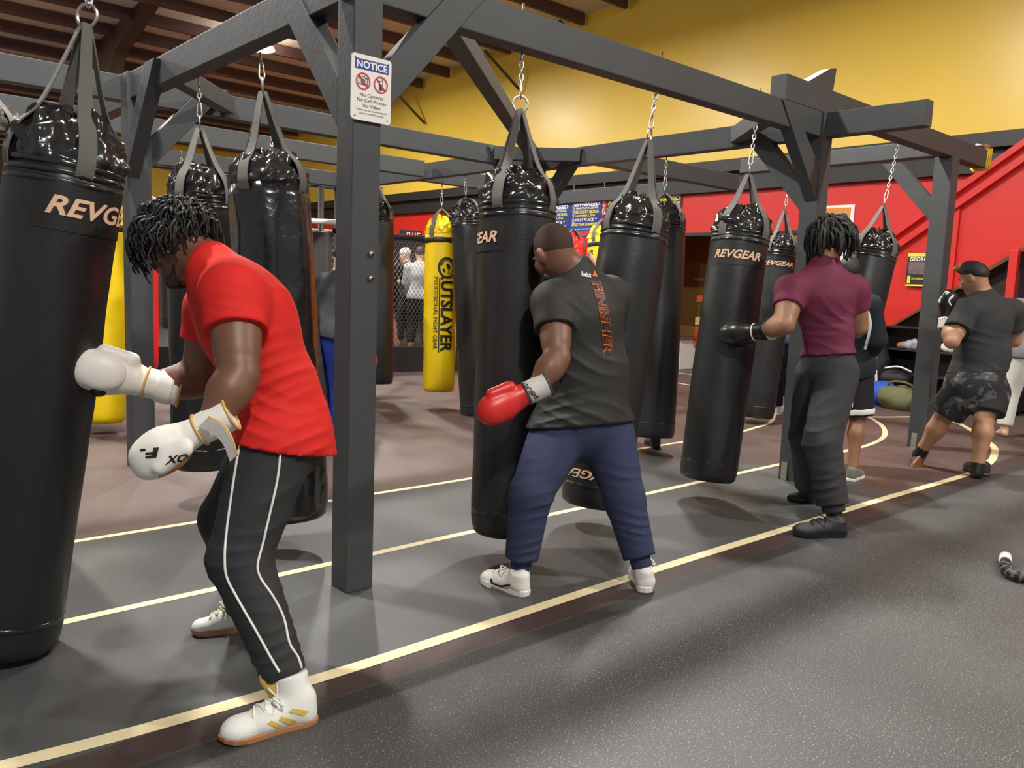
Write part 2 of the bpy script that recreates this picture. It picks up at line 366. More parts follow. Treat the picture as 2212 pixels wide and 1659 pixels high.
# ------------------------------------------------------------------ lettering
def text_mesh(s, shear=0.0, offset=0.0, cuts=0, spacing=1.0, font_scale_x=1.0):
    """text as flat triangles, (u,v) with v from 0..1 (cap height), u from 0..aspect; returns verts, faces, width"""
    cu = bpy.data.curves.new('lettering', 'FONT'); cu.body = s; cu.shear = shear; cu.offset = offset
    cu.space_character = spacing; cu.resolution_u = 3; cu.fill_mode = 'FRONT'
    o = bpy.data.objects.new('lettering', cu); COL.objects.link(o)
    dg = bpy.context.evaluated_depsgraph_get(); me = bpy.data.meshes.new_from_object(o.evaluated_get(dg))
    bpy.data.objects.remove(o); bpy.data.curves.remove(cu)
    bm = bmesh.new(); bm.from_mesh(me); bpy.data.meshes.remove(me)
    xs = [v.co.x for v in bm.verts]; ys = [v.co.y for v in bm.verts]
    x0, x1, y0, y1 = min(xs), max(xs), min(ys), max(ys)
    for i in range(1, cuts):
        c = x0+(x1-x0)*i/cuts
        bmesh.ops.bisect_plane(bm, geom=bm.verts[:]+bm.edges[:]+bm.faces[:], plane_co=(c, 0, 0), plane_no=(1, 0, 0))
    for i in range(1, 4 if cuts else 0):
        c = y0+(y1-y0)*i/4
        bmesh.ops.bisect_plane(bm, geom=bm.verts[:]+bm.edges[:]+bm.faces[:], plane_co=(0, c, 0), plane_no=(0, 1, 0))
    bmesh.ops.triangulate(bm, faces=bm.faces)
    bm.verts.index_update()
    h = y1-y0; vs = [((v.co.x-x0)/(x1-x0), (v.co.y-y0)/h) for v in bm.verts]; fs = [tuple(v.index for v in f.verts) for f in bm.faces]
    bm.free(); return vs, fs, (x1-x0)/h
def flat_text(name, s, o, ux, vy, width, height, m, parent, shear=0.0, offset=0.0, world=True):
    """text laid in a plane: o = lower-left, ux / vy unit axes"""
    vs, fs, _ = text_mesh(s, shear, offset)
    o = np.array(o, float); return mesh_obj(name, [o+ux*(u*width)+vy*(v*height) for u, v in vs], fs, m, parent, False, world)
def plane_poly(name, o, ux, vy, pts, m, parent, world=True):
    o = np.array(o, float); return mesh_obj(name, [o+ux*a+vy*b for a, b in pts], [tuple(range(len(pts)))], m, parent, False, world)
def ring_poly(name, o, ux, vy, c, r0, r1, m, parent, n=36, sy=1.0, world=True):
    vs = []; fs = []
    for k in range(n):
        a = 2*math.pi*k/n
        for r in (r0, r1): vs.append(np.array(o)+ux*(c[0]+r*math.cos(a))+vy*(c[1]+r*sy*math.sin(a)))
    for k in range(n): j = (k+1) % n; fs.append((2*k, 2*k+1, 2*j+1, 2*j))
    return mesh_obj(name, vs, fs, m, parent, False, world)
m_tan = mat('tan_print', rgb(226, 190, 158), 0.5); m_dred = mat('dark_red_print', rgb(96, 30, 28), 0.5)
m_blkprint = mat('black_print', rgb(26, 26, 24), 0.5); m_whiteprint = mat('white_print', rgb(240, 240, 238), 0.5)
m_orangeprint = mat('orange_print', rgb(226, 96, 40), 0.5); m_yprint = mat('yellow_print', rgb(236, 222, 50), 0.5)
m_blueprint = mat('blue_print', rgb(44, 66, 150), 0.5); m_redprint = mat('red_print', rgb(200, 50, 58), 0.5)

# ------------------------------------------------------------------ punching bags
BAGS = []
def bag(label, hook, foot, r, zt_, zb, spin=0.0, body=m_vinyl, top=m_vinyl_top, brand=None, brand_v=0.16, group='heavy bags hanging from the rig', wrinkle=0.006, seams=True, straps=4, ring_l=0.36, name='heavy_bag', cuff=None, upside=False, brand_h=0.062, patch=True, brandw=0.62, web=m_web, bands_bottom=1, chainr=0.0045, n=56):
    """hook: eye bolt under the beam; foot: point the bag's axis passes through; zt_/zb: distances from hook to top seam and bottom along the axis"""
    hook = np.array(hook, float); foot = np.array(foot, float)
    root = thing(name, label, 'punching bag', hook, group)
    down = nrm(foot-hook); zax = -down; xax = nrm(V(math.cos(spin), math.sin(spin), 0) - zax*np.dot(zax, V(math.cos(spin), math.sin(spin), 0))); yax = np.cross(zax, xax)
    root.rotation_euler = Matrix(((xax[0], yax[0], zax[0]), (xax[1], yax[1], zax[1]), (xax[2], yax[2], zax[2]))).to_euler()
    sd = random.random()*50
    def rad(a, z):
        n1 = noise.noise(Vector((math.cos(a)*2+sd, math.sin(a)*2, z*1.6)))
        n2 = noise.noise(Vector((math.cos(a)*1.2+sd, math.sin(a)*1.2, z*9)))
        t = (z+zb)/(zb-zt_)
        return r*(1.0+0.02*math.sin(math.pi*min(max(t, 0), 1)))+n1*wrinkle+n2*wrinkle*0.45
    prof = [(r*0.55, -zb+0.004), (r*0.86, -zb+0.003), (r*0.95, -zb+0.018), (r*0.99, -zb+0.05)]
    zz = -zb+0.09; nz = 26
    prof += [(r, zz+(-zt_-zz)*i/nz) for i in range(nz+1)]
    v, f = lathe_vf(prof, n, lambda a, rr, z, i: ((rad(a, z) if i >= 4 else rr), z))
    mesh_obj('bag_body', v, f, body, root, True, False)
    # gathered top
    tp = [(r*1.0, -zt_), (r*1.02, -zt_+0.015), (r*0.99, -zt_+0.05), (r*0.9, -zt_+0.10), (r*0.72, -zt_+0.145), (r*0.45, -zt_+0.17), (r*0.1, -zt_+0.175)]
    def fold(a, rr, z, i):
        k = max(0, i-3)/20.0; q3 = Vector((math.cos(a)*3.2+sd, math.sin(a)*3.2, z*16)); kk = min(1.0, i/6.0); e1 = (abs(noise.noise(q3))-0.25)*0.045*kk; e2 = noise.noise(q3*2.3)*0.012*kk; rr = rr+e1+e2; z = z+(e1*0.8+e2)*min(1, k*1.6)
        return (rr*(1+0.085*k*math.sin(9*a+sd)+0.05*k*math.sin(17*a+2*sd)), z+0.02*k*math.sin(7*a+sd*3)+0.012*k*math.sin(13*a))
    tp = [tuple(q[:2]) for q in bez([np.array((a_, b_, 0.0)) for a_, b_ in tp], 4)]
    v, f = lathe_vf(tp, 72, fold); mesh_obj('gathered_top', v, f, top, root, True, False)
    if seams:
        for dz in (0.0, 0.028, 0.058):
            v, f = lathe_vf([(r*1.0, -zt_-dz-0.011), (r*1.024, -zt_-dz-0.006), (r*1.024, -zt_-dz+0.006), (r*1.0, -zt_-dz+0.011)], n)
            mesh_obj('seam_band', v, f, top, root, True, False)
        for b_ in range(bands_bottom):
            v, f = lathe_vf([(r*1.0, -zb+0.115+b_*0.05), (r*1.02, -zb+0.12+b_*0.05), (r*1.02, -zb+0.13+b_*0.05), (r*1.0, -zb+0.135+b_*0.05)], n)
            mesh_obj('seam_band', v, f, top, root, True, False)
    if cuff:
        v, f = lathe_vf([(r*1.01, -zt_-0.10), (r*1.03, -zt_-0.095), (r*1.03, -zt_-0.045), (r*1.01, -zt_-0.04)], n); mesh_obj('dark_cuff', v, f, cuff, root, True, False)
    zr = -zt_+ring_l
    ring = bpy.data.meshes.new('x')
    rr = 0.036
    pts = [(rr*math.cos(2*math.pi*k/20), 0, zr+0.012+rr*1.1*math.sin(2*math.pi*k/20)) for k in range(20)]
    tube('hanging_ring', pts, 0.0055, m_steel, root, 8, True, False); bpy.data.meshes.remove(ring)
    # straps: flat webbing from ring to the side of the bag
    for s in range(straps):
        a = 2*math.pi*(s+0.5)/straps+0.15; ca, sa = math.cos(a), math.sin(a); tx = V(-sa, ca, 0)
        pa = [V(0.012*ca, 0.012*sa, zr-0.015), V(r*0.55*ca, r*0.55*sa, -zt_+0.19+0.02), V(r*0.93*ca, r*0.93*sa, -zt_+0.105), V(r*1.045*ca, r*1.045*sa, -zt_+0.03), V(r*1.035*ca, r*1.035*sa, -zt_-0.012), V(r*1.0*ca, r*1.0*sa, -zt_-0.035)]
        pa = bez(pa, 5); wv_ = []; wf_ = []
        for i, p in enumerate(pa):
            hw = 0.016+0.012*min(1, i/8.0); nn = V(ca, sa, 0.35); nn = nrm(nn)*0.0025
            wv_ += [p-tx*hw-nn, p+tx*hw-nn, p+tx*hw+nn, p-tx*hw+nn]
        for i in range(len(pa)-1):
            for q in range(4): wf_.append((i*4+q, i*4+(q+1) % 4, i*4+4+(q+1) % 4, i*4+4+q))
        wf_ += [(3, 2, 1, 0), (len(pa)*4-4, len(pa)*4-3, len(pa)*4-2, len(pa)*4-1)]
        mesh_obj('strap', wv_, wf_, web, root, False, False)
    # carabiner, chain, eye bolt
    zc = zr+0.048
    cb = [(0.014*math.cos(t)*(1.0 if math.sin(t) < 0 else 0.75), 0.0, zc+0.036+0.045*math.sin(t)) for t in [2*math.pi*k/18 for k in range(18)]]
    tube('carabiner', [(0, p[0], p[2]) for p in cb], 0.0048, m_steel, root, 7, True, False)
    z0 = zc+0.074; nl = max(1, int(round((-z0-0.03)/0.031))); ch = VF()
    pitch = (-z0-0.03)/nl
    for i in range(nl):
        zc_ = z0+pitch*(i+0.5); pl = []
        for t in [2*math.pi*k/14 for k in range(14)]:
            x_ = 0.0095*math.cos(t); z_ = (pitch*0.66)*math.sin(t)
            pl.append((x_, 0, zc_+z_) if i % 2 == 0 else (0, x_, zc_+z_))
        ch.add(tube_vf(pl, chainr, 6, True))
    mesh_obj('chain', ch.v, ch.f, m_steel, root, True, False)
    v, f = tube_vf([(0.016*math.cos(2*math.pi*k/14), 0, -0.02+0.018*math.sin(2*math.pi*k/14)) for k in range(14)], 0.005, 7, True)
    e = VF().add((v, f)).add(tube_vf([(0, 0, -0.004), (0, 0, 0.188 if hook[1] < 3.3 else 0.02)], 0.006, 8))
    mesh_obj('eye_bolt', e.v, e.f, m_rust, root, True, False)
    # brand panel wrapped round the front (angle 0 = root x axis)
    if brand:
        zc_ = -zt_-brand_v if not upside else -zb+0.19
        def cyl(u, v_, off): a = (u-0.5)*brandw/r; z = zc_+(v_-0.5)*brand_h; return ((rad(a, z)+off)*math.cos(a), (rad(a, z)+off)*math.sin(a), z)
        bp_ = root
        if patch:
            pv = []; pf = []; nu = 24
            for i in range(nu+1):
                for j, vv in enumerate((-0.75, 0.0, 0.5, 1.0, 1.75)): pv.append(cyl((i/nu-0.5)*1.22+0.5, vv, 0.003))
            for i in range(nu):
                for j in range(4): pf.append((i*5+j, i*5+5+j, i*5+6+j, i*5+1+j))
            bp_ = mesh_obj('brand_patch', pv, pf, m_blkprint, root, True, False)
        for nm, off, mm_, d in (('lettering_outline', 0.05, m_dred, 0.0045), ('brand_lettering', 0.026, m_tan, 0.006)):
            vs, fs, _ = text_mesh(brand, 0.3, off, 30)
            if upside: vs = [(1-u, 1-v_) for u, v_ in vs]
            mesh_obj(nm, [cyl(u, v_, d) for u, v_ in vs], fs, mm_, bp_, False, False)
    BAGS.append(root); return root
def depth_of(p): return float(-(CAMR.T @ (np.array(p)-CAMC))[2])
def facing(p, extra=0.0): return math.atan2(-p[1], -p[0])+extra
def px_bag(label, hook, seam_px, bot_px, d_bot, r, ring_l, **kw):
    """hook 3-D; seam_px pixel of the top seam's middle; bot_px pixel of the base's middle at depth d_bot"""
    hook = np.array(hook, float); foot = PD(bot_px[0], bot_px[1], d_bot); L = np.linalg.norm(foot-hook); u = (foot-hook)/L
    # distance along the axis whose height in the picture equals the seam's
    best = min(np.linspace(0.3, 1.3, 400), key=lambda t: abs(projy(hook+u*t)-seam_px))
    kw.setdefault('spin', facing(hook)+kw.pop('turn', 0.0))
    return bag(label, hook, foot, r, best, L, ring_l=ring_l, **kw)
def projy(p): c = CAMR.T @ (np.array(p)-CAMC); return 829.5-F*c[1]/-c[2]
def proj(p): c = CAMR.T @ (np.array(p)-CAMC); return (1106+F*c[0]/-c[2], 829.5-F*c[1]/-c[2])
xbeam(-1.6, 1.79, 3.12); b6h = PD(1708, 366, 8.75); ybeam(3.21, b6h[1]+0.6, b6h[0], b6h[2], b6h[2]+0.15)
h1r = PY(184, 62, 3.13); f1 = PD(8, 1395, 2.92); u1 = nrm(f1-h1r); h1 = h1r-u1*0.335
px_bag('large black punching bag at the left edge being hit, swung toward the viewer\'s left', h1, 362, (8, 1395), 2.92, 0.178, 0.50, brand='REVGEAR', turn=0.98, brand_v=0.135, brand_h=0.064, brandw=0.42)
px_bag('dark brown bag partly hidden behind the leftmost black punching bag', PD(-70, -120, 4.1), 300, (-10, 1180), 4.3, 0.2, 0.45, body=m_brownvinyl, top=m_brownvinyl)
px_bag('black punching bag just left of the man in the black shirt', PY(1128, 92, 3.12), 448, (1098, 1150), 4.13, 0.188, 0.49, brand='REVGEAR', turn=-1.46, brand_v=0.165, brand_h=0.055, brandw=0.36)
px_bag('leaning black punching bag with upside-down lettering at its foot', PY(1420, 182, 3.12), 497, (1281, 1092), 4.73, 0.192, 0.54, brand='REVGEAR', upside=True, turn=-0.3, brandw=0.40, brand_h=0.05, bands_bottom=2, top=m_vinyl_top)
px_bag('black punching bag with tan lettering being hit by the man in the maroon shirt', PY(1635, 252, 3.12), 508, (1527, 1036), 5.45, 0.187, 0.42, brand='REVGEAR', turn=0.0, brand_v=0.155, brand_h=0.055, patch=True, brandw=0.31)
px_bag('black bag half hidden behind the leaning one with upside-down lettering', PX(1440, 338, 5.70), 490, (1408, 945), 6.95, 0.19, 0.3)
px_bag('black punching bag with partly hidden lettering, behind the man with dreadlocks', PD(1708, 366, 8.75), 543, (1632, 902), 8.9, 0.187, 0.45, brand='REVGEAR', turn=0.05, brand_v=0.15, brand_h=0.05, patch=False, brandw=0.34)
px_bag('black punching bag swung far over in front of the red stair panel', PY(1943, 303, 3.13), 548, (1800, 900), 6.75, 0.19, 0.42)
px_bag('big black bag with shiny crumpled top right behind the man in the red shirt', PX(563, 122, 1.845), 408, (625, 1120), 4.2, 0.195, 0.50, wrinkle=0.02, seams=False, body=m_vinyl_top)
px_bag('black bag with grey straps hidden behind the red shirted man\'s head', PX(430, 178, 1.845), 430, (440, 1010), 4.9, 0.18, 0.42, wrinkle=0.012)
px_bag('worn grey-black bag leaning against the back of the crumpled-top bag', PD(585, 300, 7.0), 455, (668, 920), 7.1, 0.18, 0.4, wrinkle=0.02, body=mat('worn_black_vinyl', rgb(52, 52, 50), 0.45, bump=0.4, bscale=10, var=0.25))
px_bag('black bag whose edge shows beside the notice post, left of the cage', PD(815, 335, 9.2), 470, (815, 830), 9.3, 0.18, 0.4)
px_bag('black bag hanging past the far left post, low behind the red shirt', PD(392, 330, 8.2), 470, (388, 712), 8.3, 0.18, 0.4)
YB = px_bag('bright yellow punching bag with black vertical lettering hanging in front of the cage', PX(955, 394, 5.45), 508, (948, 846), 9.05, 0.174, 0.30, body=m_yvinyl, top=m_yvinyl, seams=False, cuff=m_blkprint, web=m_web)
px_bag('black bag with cone top just right of the yellow lettered bag', PX(1003, 356, 5.45), 478, (1030, 900), 8.75, 0.175, 0.26)
px_bag('yellow topped bag with black cuff under the posters', PX(1306, 398, 8.1), 520, (1287, 800), 10.7, 0.182, 0.30, body=m_yvinyl, top=m_yvinyl, seams=False, cuff=m_blkprint)
px_bag('round red bag hidden behind the black shirted man\'s head', PX(1240, 404, 8.1), 540, (1230, 800), 11.2, 0.19, 0.3, body=m_rvinyl, top=m_rvinyl, seams=False)
px_bag('yellow bag between the leftmost black bag and the red bag', PD(240, 335, 6.9), 478, (221, 912), 7.0, 0.183, 0.36, body=m_yvinyl, top=m_yvinyl, seams=False, cuff=m_blkprint)
px_bag('red bag beside the left yellow bag, against the far left post', PD(300, 330, 9.0), 455, (303, 796), 9.2, 0.19, 0.36, body=m_rvinyl, top=mat('pink_vinyl', rgb(235, 150, 150), 0.4), seams=False)
# lettering on the yellow bag: read downwards, turned a quarter clockwise
def yb_point(s, t, off, r=0.174):
    """s across (-1 left .. 1 right as seen), t metres down from the seam"""
    a = math.asin(max(-1, min(1, s)))
    zt0 = YB_ZT
    return ((r*1.02+0.006+off)*math.cos(a), (r*1.02+0.006+off)*math.sin(a), -zt0-t)
YB_ZT = None
for ch in YB.children:
    if ch.name.startswith('bag_body'): YB_ZT = -max(v.co.z for v in ch.data.vertices)
def yb_text(name, s, s_left, s_right, t0, t1, shear=0, off=0.0, m=m_blkprint):
    vs, fs, _ = text_mesh(s, shear, off, 24)
    mesh_obj(name, [yb_point(s_left+(s_right-s_left)*v, t0+(t1-t0)*u, 0.002) for u, v in vs], fs, m, YB, False, False)
sc_ = 9.0/F
yb_text('brand_lettering', 'UTSLAYER', 0.02, 0.72, (605-505)*sc_, (756-505)*sc_, 0, 0.03)
yb_text('small_lettering', 'PROFESSIONAL FIGHT GEAR', -0.40, -0.16, (597-505)*sc_, (750-505)*sc_)
def yb_poly(name, pts, m=m_blkprint):
    """pts in (s, t); filled via fan strips"""
    mesh_obj(name, [yb_point(s, t, 0.002) for s, t in pts], [tuple(range(len(pts)))], m, YB, False, False)
def yb_ring(name, cs, ct, rs0, rs1, rt0, rt1, a0=0, a1=2*math.pi, m=m_blkprint, n=40):
    vs = []; fs = []
    for k in range(n+1):
        a = a0+(a1-a0)*k/n
        vs += [yb_point(cs+rs0*math.cos(a), ct+rt0*math.sin(a), 0.002), yb_point(cs+rs1*math.cos(a), ct+rt1*math.sin(a), 0.002)]
    for k in range(n): fs.append((2*k, 2*k+1, 2*k+3, 2*k+2))
    mesh_obj(name, vs, fs, m, YB, False, False)
ct = (577-505)*sc_
yb_ring('emblem_ring', 0.36, ct, 0.40, 0.54, 0.095, 0.112, 0.6, 5.6); yb_ring('emblem_ring', 0.36, ct, 0.30, 0.36, 0.078, 0.086, 3.4, 7.4)
yb_poly('emblem_mark', [(0.30, ct-0.03), (0.42, ct-0.045), (0.56, ct-0.02), (0.50, ct+0.015), (0.38, ct+0.01)]); yb_poly('emblem_mark', [(0.10, ct+0.02), (0.20, ct+0.01), (0.24, ct+0.04), (0.14, ct+0.05)])
yb_poly('emblem_mark', [(0.10, ct+0.10), (0.0, ct+0.115), (0.02, ct+0.135), (0.2, ct+0.108)]); yb_poly('emblem_mark', [(0.44, ct+0.03), (0.5, ct+0.035), (0.42, ct+0.07), (0.40, ct+0.06)])
yb_poly('underline_bar', [(-0.09, (600-505)*sc_), (-0.03, (600-505)*sc_), (-0.03, (757-505)*sc_), (-0.09, (757-505)*sc_)])

# ------------------------------------------------------------------ the notice
nt_ = thing('notice_sign', 'white notice sign forbidding cameras and phones, screwed to the near post', 'sign', (1.868, 3.035, 2.17))
ux, vz = V(1, 0, 0), V(0, 0, 1); so = V(1.772, 3.036, 2.037); sw, sh = 0.19, 0.262
def rrect(w_, h_, r_, n=6):
    out = []
    for cx_, cy_, a0 in ((w_-r_, r_, -90), (w_-r_, h_-r_, 0), (r_, h_-r_, 90), (r_, r_, 180)):
        for k in range(n+1): a = math.radians(a0+90*k/n); out.append((cx_+r_*math.cos(a), cy_+r_*math.sin(a)))
    return out
prism('sign_plate', [so+ux*a+vz*b for a, b in rrect(sw, sh, 0.014)], (0, 0.008, 0), m_white, nt_, 0.0)
s1 = so+V(0, -0.0012, 0); s2 = so+V(0, -0.0022, 0); s3 = so+V(0, -0.0032, 0)
plane_poly('header_band', s1, ux, vz, [(0.014, 0.203), (0.176, 0.203), (0.176, 0.244), (0.014, 0.244)], m_blueprint, nt_)
flat_text('header_lettering', 'NOTICE', s2+ux*0.022+vz*0.209, ux, vz, 0.146, 0.029, m_whiteprint, nt_, 0, 0.03)
for cx_ in (0.053, 0.138): ring_poly('prohibition_ring', s3, ux, vz, (cx_, 0.156), 0.0285, 0.034, m_redprint, nt_)
for cx_ in (0.053, 0.138): plane_poly('prohibition_bar', s3, ux, vz, [(cx_-0.023, 0.176), (cx_-0.019, 0.180), (cx_+0.023, 0.136), (cx_+0.019, 0.132)], m_redprint, nt_)
gk = mat('dark_grey_print', rgb(70, 70, 72), 0.6)
for q in ([(0.031, 0.142), (0.075, 0.142), (0.075, 0.145), (0.031, 0.145)], [(0.031, 0.145), (0.034, 0.145), (0.034, 0.170), (0.031, 0.170)], [(0.072, 0.145), (0.075, 0.145), (0.075, 0.170), (0.072, 0.170)], [(0.031, 0.167), (0.044, 0.167), (0.047, 0.174), (0.059, 0.174), (0.062, 0.167), (0.075, 0.167), (0.075, 0.170), (0.064, 0.170), (0.060, 0.177), (0.046, 0.177), (0.042, 0.170), (0.031, 0.170)]):
    plane_poly('camera_symbol', s2, ux, vz, q, gk, nt_)
ring_poly('camera_symbol', s2, ux, vz, (0.053, 0.155), 0.007, 0.0105, gk, nt_)
plane_poly('phone_symbol', s2, ux, vz, [(0.130, 0.134), (0.147, 0.134), (0.147, 0.168), (0.1475, 0.180), (0.1445, 0.180), (0.144, 0.172), (0.130, 0.172)], gk, nt_)
plane_poly('phone_screen', s2+V(0, -0.0004, 0), ux, vz, [(0.133, 0.158), (0.144, 0.158), (0.144, 0.168), (0.133, 0.168)], m_whiteprint, nt_)
for s, x0, x1, yb_, h_ in (('No Cameras', 0.040, 0.152, 0.096, 0.014), ('No Cell Phones', 0.027, 0.166, 0.075, 0.014), ('No Video', 0.055, 0.138, 0.054, 0.014), ('Thank you for respecting our', 0.022, 0.172, 0.037, 0.010), ("client's confidentiality", 0.038, 0.156, 0.023, 0.010)):
    flat_text('notice_lettering', s, s1+ux*x0+vz*yb_, ux, vz, x1-x0, h_, gk, nt_)
for a, b in ((0.016, 0.016), (0.174, 0.016), (0.016, 0.246), (0.174, 0.246)):
    v, f = tube_vf([so+ux*a+vz*b, so+ux*a+vz*b+V(0, -0.003, 0)], 0.0035, 8); mesh_obj('screw', v, f, m_steel, nt_)
# ------------------------------------------------------------------ sculpting engine (signed distances -> one closed mesh)
class Sculpt:
    def __init__(s, h=0.008): s.h = h; s.p = []; s.clips = []; s.folds = []
    def cap(s, a, b, ra, rb, k=0.03, flat=1.0, side=None, clip=None, sub=False):
        a = np.array(a, float); b = np.array(b, float); m = max(ra, rb)+k+4*s.h
        s.p.append(('c', a, b, ra, rb, k, flat, side, clip or [], sub, np.minimum(a, b)-m, np.maximum(a, b)+m)); return s
    def ell(s, c, r, axes=None, k=0.02, clip=None, sub=False):
        c = np.array(c, float); A = np.eye(3) if axes is None else np.array(axes, float); m = max(r)+k+4*s.h
        s.p.append(('e', c, np.array(r, float), A, None, k, 1, None, clip or [], sub, c-m, c+m)); return s
    def fold(s, c, d, wl, amp, rad, bend=None): s.folds.append((np.array(c, float), nrm(d), wl, amp, rad, bend)); return s
    def clip(s, pt, n): s.clips.append((np.array(pt, float), nrm(n))); return s
    def build(s, smooth=2):
        h = s.h; lo = np.min([q[10] for q in s.p], 0); hi = np.max([q[11] for q in s.p], 0)
        n = np.ceil((hi-lo)/h).astype(int)+1; D = np.full(n, 0.3, np.float32)
        for q in s.p:
            i0 = np.maximum(np.floor((q[10]-lo)/h).astype(int), 0); i1 = np.minimum(np.ceil((q[11]-lo)/h).astype(int)+1, n)
            xs, ys, zs = [(lo[i]+h*np.arange(i0[i], i1[i])).astype(np.float32) for i in range(3)]
            X = xs[:, None, None]; Y = ys[None, :, None]; Z = zs[None, None, :]
            k = q[5]
            if q[0] == 'c':
                a, b, ra, rb, flat, side = q[1], q[2], q[3], q[4], q[6], q[7]
                ab = b-a; L2 = float(ab@ab)+1e-12
                dx, dy, dz = X-a[0], Y-a[1], Z-a[2]
                t = np.clip((dx*ab[0]+dy*ab[1]+dz*ab[2])/L2, 0, 1)
                ex, ey, ez = dx-t*ab[0], dy-t*ab[1], dz-t*ab[2]
                q2 = ex*ex+ey*ey+ez*ez
                f = 1.0
                if flat != 1.0:
                    wv_ = nrm(np.cross(nrm(ab), side)); c_ = ex*wv_[0]+ey*wv_[1]+ez*wv_[2]
                    q2 = q2+c_*c_*(1/flat**2-1); f = (1+flat)/2
                d = (np.sqrt(q2)-(ra+(rb-ra)*t))*f
            else:
                c, r, A = q[1], q[2], q[3]
                dx, dy, dz = X-c[0], Y-c[1], Z-c[2]
                u = [(dx*A[i][0]+dy*A[i][1]+dz*A[i][2])/r[i] for i in range(3)]
                k0 = np.sqrt(u[0]**2+u[1]**2+u[2]**2); k1 = np.sqrt((u[0]/r[0])**2+(u[1]/r[1])**2+(u[2]/r[2])**2)+1e-9
                d = k0*(k0-1)/k1
            for pt, nv in q[8]: d = np.maximum(d, (X-pt[0])*nv[0]+(Y-pt[1])*nv[1]+(Z-pt[2])*nv[2])
            sl = tuple(slice(i0[i], i1[i]) for i in range(3)); E = D[sl]
            if q[9]:
                d = -d; hh = np.maximum(k-np.abs(E-d), 0)/k; D[sl] = np.maximum(E, d)+hh*hh*k*0.25
            else:
                hh = np.maximum(k-np.abs(E-d), 0)/k; D[sl] = np.minimum(E, d)-hh*hh*k*0.25
        if s.folds:
            idx = np.argwhere(np.abs(D) < 0.035); P = lo+h*idx; dv = np.zeros(len(P))
            for c, d, wl, amp, rad, bend in s.folds:
                e = P-c; r2 = np.einsum('ij,ij->i', e, e); u = e@d
                if bend is not None: u = u+bend[1]*(e@nrm(bend[0]))**2
                w1 = np.cross(d, V(0.3, 0.5, 0.8)); v1 = e@nrm(w1); ph = 2*np.pi*u/wl+2.6*np.sin(v1*7+c[0]*9)+1.1*np.sin(v1*17+u*11)
                dv -= amp*2.5*(1-np.abs(np.sin(ph*0.5)))**2*(0.55+0.45*np.sin(v1*13+u*19+c[1]*7))*np.exp(-r2/rad**2)
            D[tuple(idx.T)] += dv.astype(np.float32)
        for pt, nv in s.clips:
            X = (lo[0]+h*np.arange(n[0]))[:, None, None]; Y = (lo[1]+h*np.arange(n[1]))[None, :, None]; Z = (lo[2]+h*np.arange(n[2]))[None, None, :]
            D = np.maximum(D, ((X-pt[0])*nv[0]+(Y-pt[1])*nv[1]+(Z-pt[2])*nv[2]).astype(np.float32))
        return nets(D, lo, h, smooth)
def nets(D, lo, h, smooth):
    S = D < 0; off = [(i, j, k) for i in (0, 1) for j in (0, 1) for k in (0, 1)]
    nx, ny, nz = [d-1 for d in D.shape]
    cnt = sum(S[i:i+nx, j:j+ny, k:k+nz].astype(np.int8) for i, j, k in off)
    act = np.argwhere((cnt > 0) & (cnt < 8))
    cv = [D[act[:, 0]+i, act[:, 1]+j, act[:, 2]+k].astype(float) for i, j, k in off]
    acc = np.zeros((len(act), 3)); num = np.zeros(len(act))
    for a in range(8):
        for b in range(a+1, 8):
            if sum(abs(off[a][q]-off[b][q]) for q in range(3)) != 1: continue
            m = (cv[a] < 0) != (cv[b] < 0); t = np.where(m, cv[a]/np.where(m, cv[a]-cv[b], 1), 0)
            pos = np.array(off[a], float)+t[:, None]*(np.array(off[b], float)-np.array(off[a], float))
            acc += np.where(m[:, None], pos, 0); num += m
    vs = lo+h*(act+acc/num[:, None])
    ix = np.full((nx, ny, nz), -1, np.int64); ix[tuple(act.T)] = np.arange(len(act))
    fs = []
    for ax in range(3):
        sl0 = [slice(None)]*3; sl1 = [slice(None)]*3; sl0[ax] = slice(0, -1); sl1[ax] = slice(1, None)
        A, B = S[tuple(sl0)], S[tuple(sl1)]; e = np.argwhere(A != B); o1, o2 = [q for q in range(3) if q != ax]
        ok = (e[:, o1] > 0) & (e[:, o2] > 0) & (e[:, o1] < D.shape[o1]-1) & (e[:, o2] < D.shape[o2]-1); e = e[ok]
        ins = A[tuple(e.T)]
        def cell(d1, d2): c = e.copy(); c[:, o1] -= d1; c[:, o2] -= d2; return ix[tuple(c.T)]
        q = np.stack([cell(1, 1), cell(0, 1), cell(0, 0), cell(1, 0)], 1)
        flip = ins if ax != 1 else ~ins
        q = np.where(flip[:, None], q, q[:, ::-1]); fs.append(q)
    fs = np.concatenate(fs); ed = np.concatenate([fs[:, [0, 1]], fs[:, [1, 2]], fs[:, [2, 3]], fs[:, [3, 0]]])
    for it in range(smooth):
        a2 = np.zeros_like(vs); c2 = np.zeros(len(vs)); np.add.at(a2, ed[:, 0], vs[ed[:, 1]]); np.add.at(c2, ed[:, 0], 1)
        vs = vs*0.5+0.5*a2/np.maximum(c2, 1)[:, None]
    return vs, fs
BVH = {}; SOLE = {}
def sculpt_obj(name, s, m, parent, smooth=2):
    v, f = s.build(smooth)
    o = mesh_obj(name, v, f, m, parent, True)
    BVH[o.name] = BVHTree.FromPolygons([Vector(p) for p in v], [tuple(map(int, q)) for q in f])
    return o
def hit(o, px, py, off=0.002):
    d = Vector(nrm(ray(px, py))); r = BVH[o.name].ray_cast(Vector(CAMC), d)
    if r[0] is None: return None
    n = r[1] if r[1].dot(d) < 0 else -r[1]
    return np.array(r[0]+n*off)
